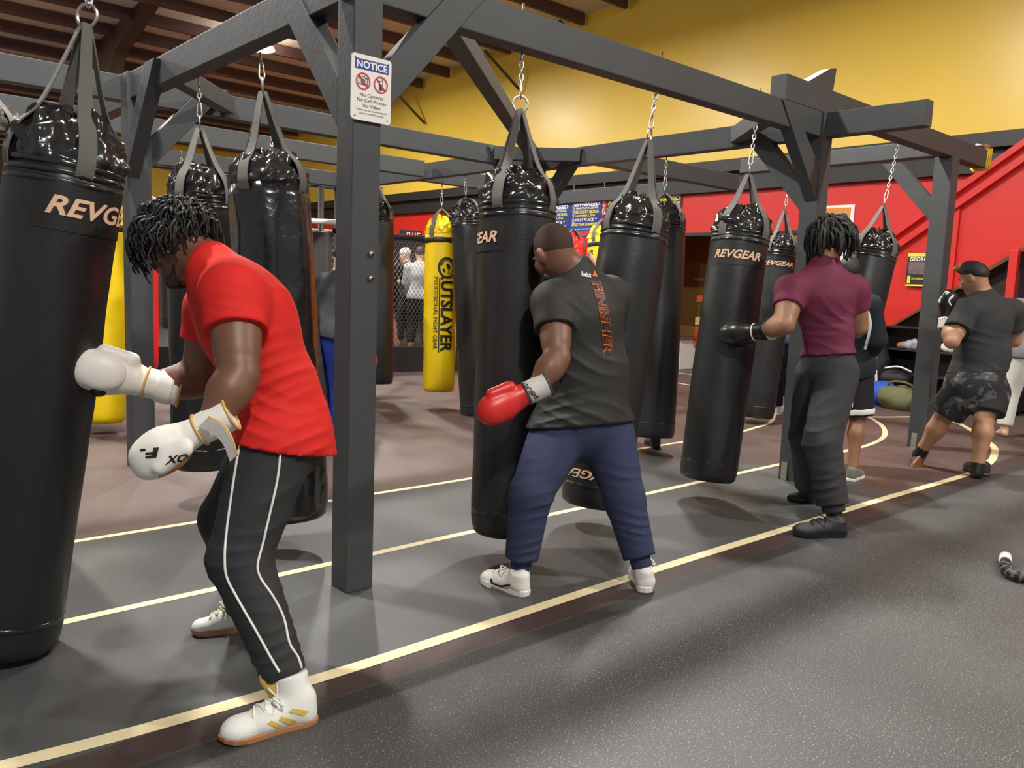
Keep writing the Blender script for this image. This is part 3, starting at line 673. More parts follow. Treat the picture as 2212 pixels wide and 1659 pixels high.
def surf_line(name, o, pxs, rad, m, parent, off=0.002):
    pts = [hit(o, p[0], p[1], off) for p in bez([np.array((a, b, 0.0)) for a, b in pxs], 6)]
    pts = [p for p in pts if p is not None]
    return tube(name, pts, rad, m, parent, 6) if len(pts) > 2 else None
def surf_text(name, o, txt, quad, m, parent, shear=0.0, offset=0.0, off=0.002, cuts=16, tm=None):
    """quad: pixels of lower-left, lower-right, upper-right, upper-left corners of the lettering"""
    vs, fs, _ = tm or text_mesh(txt, shear, offset, cuts); q = [np.array(p, float) for p in quad]; out = []
    for u, v in vs:
        p = (q[0]*(1-u)+q[1]*u)*(1-v)+(q[3]*(1-u)+q[2]*u)*v; out.append(hit(o, p[0], p[1], off))
    keep = [f for f in fs if all(out[i] is not None for i in f)]
    c = np.mean([p for p in out if p is not None], 0) if any(p is not None for p in out) else V(0, 0, 0)
    return mesh_obj(name, [p if p is not None else c for p in out], keep, m, parent, False)
def surf_poly(name, o, pxs, m, parent, off=0.0025, n=5):
    """filled 4-corner patch on a surface"""
    q = [np.array(p, float) for p in pxs]; vs = []; fs = []
    for i in range(n+1):
        for j in range(n+1):
            u, v = i/n, j/n; p = (q[0]*(1-u)+q[1]*u)*(1-v)+(q[3]*(1-u)+q[2]*u)*v; vs.append(hit(o, p[0], p[1], off))
    for i in range(n):
        for j in range(n):
            f = (i*(n+1)+j, (i+1)*(n+1)+j, (i+1)*(n+1)+j+1, i*(n+1)+j+1)
            if all(vs[k] is not None for k in f): fs.append(f)
    c = CAMC
    return mesh_obj(name, [v if v is not None else c for v in vs], fs, m, parent, False) if fs else None

# ------------------------------------------------------------------ people
def skin(name, c): return mat(name, rgb(*c), 0.48, bump=0.05, bscale=160, var=0.08, vscale=9)
def cloth(name, c, rough=0.85, bump=0.25, var=0.07, sheen=0.0): return mat(name, rgb(*c), rough, bump=bump, bscale=420, var=var, vscale=10, sheen=sheen, spec=0.3)
m_hair = mat('black_hair', rgb(26, 24, 23), 0.55, bump=0.5, bscale=120)
m_eye = mat('eye_white', rgb(225, 220, 212), 0.3); m_pupil = mat('eye_dark', rgb(20, 14, 10), 0.2)
def head_prims(s, c, f, u, sc=1.0, jaw=1.0):
    f = nrm(f); u = nrm(np.array(u)-f*np.dot(u, f)); r = np.cross(f, u); A = [r, f, u]
    P = lambda a, b, d: np.array(c)+(r*a+f*b+u*d)*sc
    s.ell(P(0, -0.012, 0.022), [0.076*sc, 0.098*sc, 0.092*sc], A, 0.02)
    s.ell(P(0, 0.030, -0.040), [0.060*sc, 0.062*sc, 0.080*sc], A, 0.03)
    s.cap(P(0, 0.0, -0.055), P(0, 0.062, -0.098), 0.054*sc*jaw, 0.030*sc, 0.03)
    s.cap(P(0.035, 0.0, -0.06), P(0.018, 0.06, -0.095), 0.026*sc, 0.022*sc, 0.02); s.cap(P(-0.035, 0.0, -0.06), P(-0.018, 0.06, -0.095), 0.026*sc, 0.022*sc, 0.02)
    for q in (1, -1):
        s.ell(P(0.033*q, 0.098, 0.0), [0.02*sc, 0.016*sc, 0.013*sc], A, 0.012, None, True)
        s.ell(P(0.034*q, 0.080, 0.022), [0.026*sc, 0.014*sc, 0.008*sc], A, 0.012)
        s.ell(P(0.079*q, -0.016, -0.012), [0.011*sc, 0.024*sc, 0.034*sc], A, 0.008); s.ell(P(0.089*q, -0.010, -0.010), [0.006*sc, 0.010*sc, 0.016*sc], A, 0.006, None, True)
        s.cap(P(0.05*q, 0.058, -0.025), P(0.045*q, 0.05, -0.05), 0.02*sc, 0.018*sc, 0.03)
    s.cap(P(0, 0.088, 0.005), P(0, 0.112, -0.038), 0.010*sc, 0.015*sc, 0.012); s.ell(P(0.013, 0.098, -0.043), [0.011*sc]*3, A, 0.008); s.ell(P(-0.013, 0.098, -0.043), [0.011*sc]*3, A, 0.008)
    s.cap(P(-0.02, 0.088, -0.069), P(0.02, 0.088, -0.069), 0.009*sc, 0.009*sc, 0.008); s.cap(P(-0.017, 0.086, -0.082), P(0.017, 0.086, -0.082), 0.009*sc, 0.009*sc, 0.008)
    s.ell(P(0, 0.076, -0.104), [0.022*sc, 0.018*sc, 0.016*sc], A, 0.015)
    return P
def eyes(person_o, P, sc=1.0):
    for q in (1, -1):
        c = P(0.033*q, 0.077, 0.0); v, f = lathe_vf([(0.0115*sc*math.cos(a), 0.0115*sc*math.sin(a)) for a in np.linspace(-1.5, 1.5, 9)], 14)
        e = mesh_obj('eye', [np.array(p)+c for p in v], f, m_eye, person_o)
        c2 = P(0.033*q, 0.0825, 0.0); v, f = lathe_vf([(0.0068*sc*math.cos(a), 0.0068*sc*math.sin(a)) for a in np.linspace(-1.5, 1.5, 7)], 12)
        mesh_obj('pupil', [np.array(p)+c2 for p in v], f, m_pupil, e)
def hand_prims(s, wr, d, n, curl=1.2, sc=1.0, thumb=1):
    """palm from wrist wr along d, n = palm normal (fingers curl towards n); five separate fingers"""
    d = nrm(d); n = nrm(np.array(n)-d*np.dot(n, d)); t = np.cross(d, n)*thumb
    w0 = np.array(wr, float)
    s.cap(w0+d*0.02*sc, w0+d*0.075*sc, 0.030*sc, 0.036*sc, 0.015, 0.5, t)
    for i, (off, L) in enumerate(((0.030, 0.075), (0.010, 0.083), (-0.010, 0.078), (-0.030, 0.062))):
        p = w0+d*0.088*sc+t*off*sc; ang = curl*0.35
        for j, fr in enumerate((0.45, 0.32, 0.25)):
            q = p+(d*math.cos(ang)+n*math.sin(ang))*L*fr*sc
            s.cap(p, q, (0.0095-0.001*j)*sc, (0.0088-0.001*j)*sc, 0.004); p = q; ang += curl*(0.75 if j == 0 else 0.6)
    p = w0+d*0.035*sc+t*0.034*sc; q = p+(d*0.6+t*0.5+n*0.35)*0.042*sc; s.cap(p, q, 0.012*sc, 0.0105*sc, 0.008); s.cap(q, q+(d*0.75-t*0.25+n*0.55)*0.032*sc, 0.0105*sc, 0.009*sc, 0.004)
def body_prims(s, J, B, what='all', infl=0.0):
    """J joints (world points), B build factors"""
    g = B.get('girth', 1.0); sa = nrm(J['sl']-J['sr']); ha = nrm(J['hl']-J['hr'])
    cw, ww, pw = B.get('chest', 0.17)+infl, B.get('waist', 0.145)+infl, B.get('pelvis', 0.160)+infl
    cf, wf_, pf = B.get('cflat', 0.68), B.get('wflat', 0.74), B.get('pflat', 0.78)
    if what in ('all', 'top'):
        s.cap(J['ch'], J['wa'], cw, ww, 0.05, cf, sa); s.cap(J['wa'], J['pe'], ww, pw, 0.05, wf_, ha)
        s.cap(J['nb']*0.9+J['ch']*0.1, J['ch'], 0.085*g+infl, cw*0.95, 0.06, 0.8, sa)
        for q in 'lr': s.cap(J['nb']*0.45+J['ch']*0.55, J['s'+q], 0.085*g+infl, B.get('delt', 0.068)*g+infl, 0.045)
    return sa, ha
def limb_body(s, J, B, q, arm=True):
    a, e, w_ = J['s'+q], J['e'+q], J['w'+q]; g = B.get('arm', 1.0)
    s.cap(a, e, 0.064*g, 0.046*g, 0.03); m = a*0.5+e*0.5; s.cap(a*0.65+e*0.35, a*0.3+e*0.7, 0.060*g, 0.052*g, 0.03)
    d = w_-e; s.cap(e, e+d*0.32, 0.047*g, 0.050*g, 0.025); s.cap(e+d*0.32, w_, 0.049*g, 0.031*g, 0.03)
def leg_body(s, J, B, q):
    h_, k_, a = J['h'+q], J['k'+q], J['a'+q]; g = B.get('leg', 1.0); ha = nrm(J['hl']-J['hr'])
    s.cap(h_, k_, 0.092*g, 0.058*g, 0.04); d = a-k_; fw = nrm(np.cross(ha, d)); fw = fw if np.dot(fw, J['fwd']) > 0 else -fw
    s.cap(k_, k_+d*0.30-fw*0.014, 0.054*g, 0.062*g, 0.03); s.cap(k_+d*0.30-fw*0.014, k_+d*0.92, 0.060*g, 0.037*g, 0.03); s.cap(k_+d*0.85, a, 0.038*g, 0.040*g, 0.02)
def glove(person_o, wr, d, t, m_main, m_cuff, sc=1.0, name='boxing_glove', trim=None, m_palm=None, strap=None, h=0.006, cuff_len=0.10):
    d = nrm(d); t = nrm(np.array(t)-d*np.dot(t, d)); n = np.cross(d, t); wr = np.array(wr, float)
    s = Sculpt(h); A = [d, t, n]
    s.ell(wr+d*0.165*sc+t*0.0*sc, [0.085*sc, 0.066*sc, 0.062*sc], A, 0.02); s.cap(wr+d*0.03*sc, wr+d*0.13*sc, 0.044*sc, 0.064*sc, 0.03, 0.9, t)
    s.ell(wr+d*0.19*sc-n*0.028*sc, [0.06*sc, 0.060*sc, 0.045*sc], A, 0.02)
    s.cap(wr+d*0.085*sc+t*0.055*sc-n*0.015*sc, wr+d*0.165*sc+t*0.062*sc-n*0.03*sc, 0.026*sc, 0.024*sc, 0.008)
    s.fold(wr+d*0.06*sc, d, 0.03*sc, 0.0035*sc, 0.05*sc)
    g_ = sculpt_obj(name, s, m_main, person_o)
    s = Sculpt(h); s.cap(wr-d*cuff_len*sc*1.3, wr+d*0.08*sc, 0.052*sc, 0.046*sc, 0.02, 1, None, [(wr-d*cuff_len*sc*0.75, -d), (wr+d*0.035*sc, d)])
    c_ = sculpt_obj('glove_cuff', s, m_cuff, g_)
    if trim:
        for q in (-cuff_len*0.75, 0.03):
            c = wr+d*q*sc; R = (0.0515 if q < 0 else 0.049)*sc
            tube('trim_piping', [c+(t*math.cos(a)+n*math.sin(a))*R for a in np.linspace(0, 2*math.pi, 24, endpoint=False)], 0.004*sc, trim, g_, 6, True)
    if m_palm:
        s = Sculpt(h); s.ell(wr+d*0.16*sc-n*0.045*sc, [0.078*sc, 0.058*sc, 0.030*sc], A, 0.02); sculpt_obj('glove_palm', s, m_palm, g_)
    if strap:
        s = Sculpt(h); s.cap(wr-d*0.08*sc, wr+d*0.05*sc, 0.056*sc, 0.053*sc, 0.02, 1, None, [(wr-d*0.055*sc, -d), (wr-d*0.005*sc, d)]); sculpt_obj('wrist_strap', s, strap, g_)
    return g_, c_
def shoe(person_o, heel, toe, m_up, m_sole, high=None, sc=1.0, up=None, name='shoe', h=0.006, lace=None, toecap=None, wid=1.0, sole_h=0.026, sole_side=None):
    """heel/toe points on the ground plane of the shoe; high = ankle point"""
    heel = np.array(heel, float); toe = np.array(toe, float); f = nrm(toe-heel); up = V(0, 0, 1) if up is None else np.array(up, float)
    u = nrm(up-f*np.dot(up, f)); r = np.cross(f, u); L = np.linalg.norm(toe-heel); w_ = wid*L/0.28
    P = lambda a, b, c: heel+f*a*L+r*b*w_+u*c
    ou = []
    prof = [(0.0, 0.0), (0.02, 0.022), (0.07, 0.033), (0.2, 0.037), (0.4, 0.035), (0.6, 0.044), (0.75, 0.050), (0.88, 0.043), (0.96, 0.026), (1.0, 0.0)]
    ring_ = [(a, b) for a, b in prof]+[(a, -b) for a, b in prof[-2:0:-1]]
    rings = []; vs = []; fs = []
    for lv, infl in ((0.0, 0.96), (0.006, 1.03), (sole_h*0.8, 1.05), (sole_h, 1.0)):
        for a, b in ring_: vs.append(P(0.5+(a-0.5)*(1+(infl-1)*0.6), b*infl, lv+0.012*max(0, a-0.72)**2*8))
    n = len(ring_)
    for i in range(3):
        for k in range(n): fs.append((i*n+k, i*n+(k+1) % n, (i+1)*n+(k+1) % n, (i+1)*n+k))
    fs += [tuple(range(n)), tuple(3*n+k for k in range(n))[::-1]]
    s = Sculpt(h)
    s.cap(P(0.14, 0, 0.040), P(0.55, 0, 0.045), 0.036*w_, 0.043*w_, 0.02); s.cap(P(0.55, 0, 0.042), P(0.82, 0, 0.030), 0.044*w_, 0.042*w_, 0.02, 0.85, r)
    s.ell(P(0.80, 0, 0.032), [0.19*L, 0.047*w_, 0.036*w_], [f, r, u], 0.015); s.cap(P(0.14, 0, 0.035), P(0.13, 0, 0.085), 0.037*w_, 0.034*w_, 0.015)
    s.cap(P(0.30, 0, 0.068), P(0.50, 0, 0.06), 0.034*w_, 0.032*w_, 0.02)
    if high is not None:
        a = np.array(high, float); s.cap(P(0.20, 0, 0.06), a, 0.043*w_, 0.052*w_, 0.02, 1, None, [(a-nrm(a-P(0.2, 0, 0.06))*0.01, nrm(a-P(0.2, 0, 0.06)))])
    else: s.cap(P(0.22, 0, 0.06), P(0.20, 0, 0.12), 0.042*w_, 0.044*w_, 0.02, 1, None, [(P(0.2, 0, 0.100), nrm(u-0.25*f))])
    s.clip(P(0, 0, sole_h*0.75), -u)
    o = sculpt_obj(name, s, m_up, person_o)
    so_ = mesh_obj('shoe_sole', vs, fs, m_sole, o, False); BVH[so_.name] = BVHTree.FromPolygons([Vector(p) for p in vs], fs); SOLE[o.name] = so_
    if lace:
        t = BVH[o.name]
        for i in range(5):
            a = 0.42+0.06*i; pts = []
            for b in np.linspace(-0.027, 0.027, 7):
                q = P(a+b*(0.9 if i % 2 else -0.9), b, 0.2); r_ = t.ray_cast(Vector(q), Vector(-u))
                if r_[0] is not None: pts.append(np.array(r_[0])+u*0.003)
            if len(pts) > 2: tube('lace', pts, 0.0035, lace, o, 6)
        for sg in (1, -1):
            b0 = P(0.42, 0.004*sg, 0.2); r_ = t.ray_cast(Vector(b0), Vector(-u))
            if r_[0] is not None:
                c = np.array(r_[0])+u*0.006; tube('lace', bez([c, c+r*0.03*sg*w_+f*0.02+u*0.018, c+r*0.05*sg*w_-f*0.005-u*0.002, c+r*0.02*sg*w_+u*0.004], 5), 0.0035, lace, o, 6)
    return o
def locs(name, roots, m, parent, rad=0.008, n=6):
    """roots: list of polylines -> one hair mesh of tapered locks"""
    vf = VF()
    for pl in roots:
        p = bez(pl, 4); vf.add(tube_vf(p, [rad*(1.0-0.45*i/(len(p)-1)) for i in range(len(p))], n))
    return mesh_obj(name, vf.v, vf.f, m, parent)
def person(label, J, head, skin_m, B, top, pants, hands='', h=0.010, group=None, finger_n=None, feet=''):
    for k_ in J: J[k_] = np.array(J[k_], float)
    base = V(J['pe'][0], J['pe'][1], 0.0)
    o = thing('person', label, 'person', base, group)
    c, f, u, hs = head; f = nrm(f); u = nrm(np.array(u)-f*np.dot(u, f))
    s = Sculpt(h); sa, ha = body_prims(s, J, B)
    P = head_prims(s, c, f, u, hs)
    s.cap(J['nb'], P(0, -0.025, -0.04), 0.064*B.get('neck', 1.0), 0.058*B.get('neck', 1.0), 0.03); s.cap(J['nb']*0.5+J['ch']*0.5, J['nb'], 0.075, 0.064*B.get('neck', 1.0), 0.04)
    for q in 'lr':
        limb_body(s, J, B, q); leg_body(s, J, B, q)
        if q in hands:
            d = J.get('d'+q); d = nrm(J['w'+q]-J['e'+q]) if d is None else d
            hand_prims(s, J['w'+q]-d*0.01, d, J.get('n'+q, V(0, 0, -1)), J.get('curl', 1.3), 1.0, 1 if q == 'l' else -1)
        if q in feet:
            a = J['a'+q]; fd = J.get('foot', J['fwd']); s.cap(a-V(0, 0, 0.03), a*[1, 1, 0]+fd*0.10+V(0, 0, 0.03), 0.036, 0.03, 0.03); s.cap(a*[1, 1, 0]-fd*0.03+V(0, 0, 0.033), a*[1, 1, 0]+fd*0.13+V(0, 0, 0.022), 0.032, 0.030, 0.03, 0.9, ha)
            for i in range(5): t0 = a*[1, 1, 0]+fd*(0.14-0.008*i)+ha*(0.026-0.013*i)+V(0, 0, 0.016); s.cap(t0, t0+fd*0.035, 0.0105, 0.009, 0.004)
    body = sculpt_obj('body', s, skin_m, o)
    out = dict(root=o, body=body, P=P, sa=sa, ha=ha)
    if not top.get('none'):
        s = Sculpt(h); inf = top.get('infl', 0.016); body_prims(s, J, B, 'top', inf)
        dn = nrm(J['pe']-J['wa']); s.cap(J['pe'], J['pe']+dn*0.16, B.get('pelvis', 0.16)+inf+top.get('flare', 0.0), B.get('pelvis', 0.16)+inf+top.get('flare', 0.0), 0.04, B.get('pflat', 0.78), ha)
        if top.get('skirt', True) and pants:
            for q in 'lr': s.cap(J['h'+q], J['h'+q]+(J['k'+q]-J['h'+q])*0.35, pants['r'][0]+0.014, pants['r'][0]+0.012, 0.05)
        nd = nrm(np.array(c)-J['nb']); s.cap(J['nb']*0.6+J['ch']*0.4, J['nb'], 0.095, 0.072*B.get('neck', 1.0), 0.04, 1, None, [(J['nb']+nd*top.get('collar', 0.01), nd)])
        for q in 'lr':
            a, e, w_ = J['s'+q], J['e'+q], J['w'+q]; fr = top.get('sleeve', 0.5); g = B.get('arm', 1.0)
            if fr <= 1.0:
                p = a+(e-a)*fr; d = nrm(e-a); s.cap(a, a+(e-a)*min(1.0, fr+0.15), 0.066*g+inf, 0.060*g+inf+top.get('sl_flare', 0.004), 0.03, 1, None, [(p, d)])
            else:
                s.cap(a, e, 0.066*g+inf, 0.052*g+inf, 0.03); d = nrm(w_-e); s.cap(e, w_, 0.052*g+inf, 0.036*g+inf, 0.025, 1, None, [(w_-d*0.01, d)])
        hp, hn = top.get('hem', (J['pe']+dn*0.09, dn)); s.clip(hp, hn)
        for fo in top.get('folds', []): s.fold(*fo)
        out['shirt'] = sculpt_obj(top.get('name', 't_shirt'), s, top['m'], o)
    if pants:
        s = Sculpt(h); r = pants['r']; up = nrm(J['wa']-J['pe'])
        s.cap(J['pe']+up*0.15, J['pe'], B.get('waist', 0.145)+0.005, B.get('pelvis', 0.16)+pants.get('seat', 0.016), 0.04, B.get('pflat', 0.78), ha, [(J['pe']+up*0.15, up)])
        for q in 'lr':
            a, k_, an = J['h'+q], J['k'+q], J['a'+q]; end = pants.get('end', 2.0)
            if end <= 1.0:
                p = a+(k_-a)*end; d = nrm(k_-a); s.cap(a, k_, r[0], r[1], 0.03, 1, None, [(p, d)])
            else:
                d = nrm(an-k_); p = k_+(an-k_)*(end-1)
                s.cap(a, k_, r[0], r[1], 0.03); s.cap(k_, an+d*0.05, r[1], r[2], 0.03, 1, None, [(p, d)])
        for fo in pants.get('folds', []): s.fold(*fo)
        out['pants'] = sculpt_obj(pants.get('name', 'trousers'), s, pants['m'], o)
        if pants.get('cuff'):
            for q in 'lr':
                an = J['a'+q]; d = nrm(an-J['k'+q]); p = J['k'+q]+(an-J['k'+q])*(pants['end']-1)
                s = Sculpt(h*0.8); s.cap(p-d*0.03, p+d*0.08, pants['cuff'], pants['cuff']*0.95, 0.02, 1, None, [(p+d*0.05, d), (p-d*0.02, -d)]); sculpt_obj('trouser_cuff', s, pants['m'], out['pants'])
    return out
def imgdir(px, py, dx, dy, dd, d=5.0):
    """direction in the room for a small step in the picture"""
    return nrm(PD(px+dx, py+dy, d+dd)-PD(px, py, d))
TOV = lambda p: nrm(CAMC-np.array(p))

# ---- the man in the red shirt
m_skinA = skin('skin_deep_brown', (112, 74, 56)); m_red = cloth('red_jersey', (206, 36, 30), 0.75, 0.15)
m_blackpant = cloth('black_tracksuit', (48, 49, 51), 0.7, 0.2)
fA = imgdir(480, 800, -100, 5, -0.02, 2.7)
JA = dict(nb=PD(452, 575, 2.75), ch=PD(530, 690, 2.75), wa=PD(593, 845, 2.78), pe=PD(612, 930, 2.79), sl=PD(505, 640, 2.55), sr=PD(462, 668, 2.96), el=PD(516, 812, 2.45), wl=PD(452, 918, 2.38), er=PD(430, 824, 2.97), wr=PD(318, 826, 2.90),
          hl=PD(592, 965, 2.69), hr=PD(590, 960, 2.89), kl=PD(517, 1205, 2.62), al=PD(620, 1470, 2.56), kr=PD(492, 1120, 2.98), ar=PD(528, 1318, 3.18), fwd=fA)
cA = PD(384, 520, 2.76); hfA = imgdir(384, 520, -83, 52, 0.05, 2.76); huA = imgdir(384, 520, -52, -83, 0, 2.76)
BA = dict(chest=0.185, cflat=0.76, waist=0.150, wflat=0.88, pelvis=0.158, pflat=0.90, arm=1.22, delt=0.085, leg=0.86, neck=1.1)
dnA = imgdir(600, 960, -20, 97, 0, 2.78)
foldsA = [(PD(600, 900, 2.6), imgdir(600, 900, 40, 90, 0, 2.7), 0.045, 0.006, 0.20), (PD(560, 960, 2.6), imgdir(560, 960, -30, 90, 0, 2.7), 0.05, 0.007, 0.14), (PD(520, 690, 2.45), imgdir(520, 690, -10, 90, 0, 2.5), 0.035, 0.004, 0.09), (PD(600, 760, 2.65), imgdir(600, 760, 50, 80, 0, 2.65), 0.07, 0.0035, 0.2)]
pfA = [(PD(540, 1240, 2.6), imgdir(540, 1240, 10, 90, 0, 2.6), 0.05, 0.006, 0.13), (PD(620, 1430, 2.56), imgdir(620, 1430, 30, 90, 0, 2.56), 0.045, 0.007, 0.11), (PD(560, 1020, 2.6), imgdir(560, 1020, 60, 90, 0, 2.6), 0.09, 0.004, 0.2)]
A = person('man in red t-shirt and white gloves punching the big bag at left', JA, (cA, hfA, huA, 1.05), m_skinA, BA,
           dict(m=m_red, sleeve=0.46, infl=0.018, hem=(PD(600, 960, 2.78), dnA), folds=foldsA, collar=0.012),
           dict(m=m_blackpant, r=(0.132, 0.098, 0.062), end=1.97, folds=pfA), h=0.007)
eyes(A['root'], A['P'], 1.05)
# short dropping locs
random.seed(3)
def scalp(P, th, ph, k=1.0):
    """point on the skull; th from crown, ph round (0 = face)"""
    return P(0.080*math.sin(th)*math.sin(ph)*k, -0.012+0.102*math.sin(th)*math.cos(ph)*k, 0.022+0.096*math.cos(th)*k)
rt = []
for i in range(820):
    th = math.acos(1-random.random()*1.15); ph = random.uniform(-math.pi, math.pi)
    if th > 1.05 and abs(ph) < 0.55: continue
    a = scalp(A['P'], th, ph, 0.97); b = scalp(A['P'], th, ph, 1.22); L = random.uniform(0.05, 0.095)
    o_ = nrm(b-a); dn = V(0, 0, -1); j = V(random.uniform(-1, 1), random.uniform(-1, 1), random.uniform(-1, 1))*0.012
    rt.append([a, b*0.6+a*0.4, b+o_*0.008+dn*0.014+j, b+o_*0.016+dn*(L*0.5)+j*1.8+hfA*0.01, b+o_*0.006+dn*L+j*2.4])
hairA = locs('hair', rt, m_hair, A['root'], 0.0056, 5)
s = Sculpt(0.008); s.ell(A['P'](0, -0.020, 0.035), [0.084, 0.102, 0.092], [np.cross(nrm(hfA), nrm(huA)), nrm(hfA), nrm(huA)], 0.02, [(A['P'](0, 0.03, 0.018), nrm(hfA*0.75-np.array(huA)*0.66))]); sculpt_obj('hair_cap', s, m_hair, hairA)
s = Sculpt(0.006); s.cap(A['P'](-0.022, 0.072, -0.112), A['P'](0.022, 0.072, -0.112), 0.022, 0.022, 0.02); s.cap(A['P'](0.050, 0.012, -0.075), A['P'](0.024, 0.066, -0.110), 0.014, 0.020, 0.02); s.cap(A['P'](-0.050, 0.012, -0.075), A['P'](-0.024, 0.066, -0.110), 0.014, 0.020, 0.02); sculpt_obj('beard', s, mat('dark_beard', rgb(44, 32, 27), 0.8, bump=0.6, bscale=300), A['root'])
v, f = lathe_vf([(0.006*math.cos(a), 0.006*math.sin(a)) for a in np.linspace(-1.5, 1.5, 7)], 10); mesh_obj('earring', [np.array(p)+A['P'](-0.092, -0.012, -0.045) for p in v], f, m_steel, A['root'])
# white side piping on the near leg
for pl in ([(520, 955), (510, 1010), (498, 1090), (490, 1150), (486, 1200), (490, 1245), (515, 1295), (555, 1365), (585, 1420), (604, 1452)], [(607, 970), (598, 1040), (582, 1110), (568, 1170), (556, 1220), (563, 1250), (590, 1290), (612, 1335), (625, 1390), (643, 1420), (652, 1448)]):
    surf_line('white_piping', A['pants'], pl, 0.0042, m_white, A['pants'])
m_wleather = mat('white_leather', rgb(238, 233, 225), 0.42, bump=0.08, bscale=60, var=0.05); m_gold = mat('gold_trim', rgb(214, 176, 92), 0.4); m_goldpalm = mat('gold_leather', rgb(186, 130, 62), 0.4, var=0.1)
dN = nrm(PD(350, 970, 2.36)-JA['wl'])
g1, c1 = glove(A['root'], JA['wl'], dN, TOV(JA['wl'])*0.95-V(0, 0, 0.28), m_wleather, m_wleather, 0.98, trim=m_gold, m_palm=m_goldpalm, cuff_len=0.095)
surf_text('glove_lettering', g1, 'F.', [(344, 966), (302, 970), (305, 990), (338, 988)], m_blkprint, g1, 0, 0.05, cuts=4); surf_text('glove_lettering', g1, 'XO', [(356, 1004), (402, 995), (409, 978), (364, 985)], m_blkprint, g1, 0, 0.03, cuts=4)
fp = bez([PD(440, 912, 2.31), PD(470, 925, 2.295), PD(492, 952, 2.30), PD(505, 990, 2.32)], 6); fw_ = nrm(TOV(fp[0])*0.55+imgdir(470, 930, 60, -60, 0, 2.3)*0.83); fv = []; ff = []
for i_, q in enumerate(fp):
    hw_ = 0.026*(1-0.45*i_/len(fp)); tn = nrm(fp[min(i_+1, len(fp)-1)]-fp[max(i_-1, 0)]); nn_ = nrm(np.cross(tn, fw_))*0.005
    fv += [q-fw_*hw_-nn_, q+fw_*hw_-nn_, q+fw_*hw_+nn_, q-fw_*hw_+nn_]
for i_ in range(len(fp)-1):
    for k_ in range(4): ff.append((i_*4+k_, i_*4+(k_+1) % 4, i_*4+4+(k_+1) % 4, i_*4+4+k_))
ff += [(3, 2, 1, 0), tuple(len(fp)*4-4+k_ for k_ in range(4))]
fo_ = mesh_obj('cuff_flap', fv, ff, m_wleather, g1, False); tube('flap_edge', [q+fw_*0.026*(1-0.45*i_/len(fp)) for i_, q in enumerate(fp)], 0.0045, m_gold, g1, 6)
dF = nrm(PD(236, 806, 2.86)-JA['wr'])
g2, c2 = glove(A['root'], JA['wr']-dF*0.03, dF, imgdir(236, 806, 5, -100, 0, 2.86), m_wleather, m_wleather, 1.12, trim=m_gold, m_palm=m_wleather, strap=m_wleather)
s = Sculpt(0.007); s.ell(PD(214, 842, 2.83), [0.03, 0.03, 0.026], None, 0.02); sculpt_obj('dark_palm', s, m_black, g2)
m_gum = mat('gum_rubber', rgb(176, 124, 88), 0.55, var=0.1)
m_wknit = mat('white_knit', rgb(236, 236, 230), 0.7, bump=0.3, bscale=300)
shA = shoe(A['root'], PZ(684, 1556), PZ(474, 1606), m_wknit, m_gum, high=PD(626, 1450, 2.545), lace=m_white, name='boxing_shoe', h=0.005, wid=0.98, sole_h=0.024)
for q in ([(623, 1538), (632, 1530), (667, 1535), (657, 1546)], [(602, 1556), (607, 1547), (641, 1556), (629, 1565)], [(577, 1563), (586, 1556), (611, 1567), (602, 1573)]): surf_poly('gold_stripe', shA, q, mat('yellow_gold_print', rgb(218, 188, 84), 0.45), shA, 0.0025, 3)
s = Sculpt(0.005); s.cap(PD(584, 1464, 2.525), PD(602, 1506, 2.52), 0.036, 0.026, 0.01, 0.4, imgdir(600, 1480, 100, 10, 0, 2.5)); sculpt_obj('shoe_tongue', s, m_gold, shA)
shA2 = shoe(A['root'], PZ(540, 1360), PZ(413, 1372), m_wknit, m_gum, high=PD(527, 1310, 3.18), lace=mat('cream_lace', rgb(226, 214, 180), 0.7), name='boxing_shoe', h=0.006)

# ---- the man in the black shirt
m_skinB = skin('skin_brown', (118, 82, 62)); m_tee = cloth('black_jersey', (46, 46, 44), 0.6, 0.15); m_navy = cloth('navy_sweatpants', (52, 58, 86), 0.85, 0.3)
fB = imgdir(1250, 800, -90, 0, 0.22, 3.85)
JB = dict(nb=PD(1240, 588, 3.82), ch=PD(1258, 680, 3.85), wa=PD(1268, 810, 3.87), pe=PD(1258, 905, 3.88), sl=PD(1196, 655, 3.74), sr=PD(1315, 642, 3.97), el=PD(1203, 775, 3.60), wl=PD(1152, 843, 3.53), er=PD(1318, 765, 4.18), wr=PD(1262, 716, 4.34),
          hl=PD(1203, 945, 3.83), hr=PD(1310, 938, 3.93), kl=PD(1146, 1068, 3.70), al=PD(1124, 1226, 3.72), kr=PD(1348, 1075, 3.86), ar=PD(1386, 1222, 3.80), fwd=fB)
cB = PD(1196, 547, 3.80); hfB = nrm(PD(1156, 592, 3.98)-cB); huB = imgdir(1196, 547, -25, -90, 0.02, 3.8)
BB = dict(chest=0.190, cflat=0.74, waist=0.185, wflat=0.80, pelvis=0.195, pflat=0.80, arm=1.18, delt=0.085, leg=0.86, neck=1.15)
foB = [(PD(1270, 850, 3.7), imgdir(1270, 850, -45, 80, 0, 3.8), 0.07, 0.006, 0.22), (PD(1180, 880, 3.7), imgdir(1180, 880, 20, 90, 0, 3.8), 0.05, 0.007, 0.14), (PD(1230, 690, 3.65), imgdir(1230, 690, 60, -60, 0, 3.8), 0.05, 0.004, 0.1)]
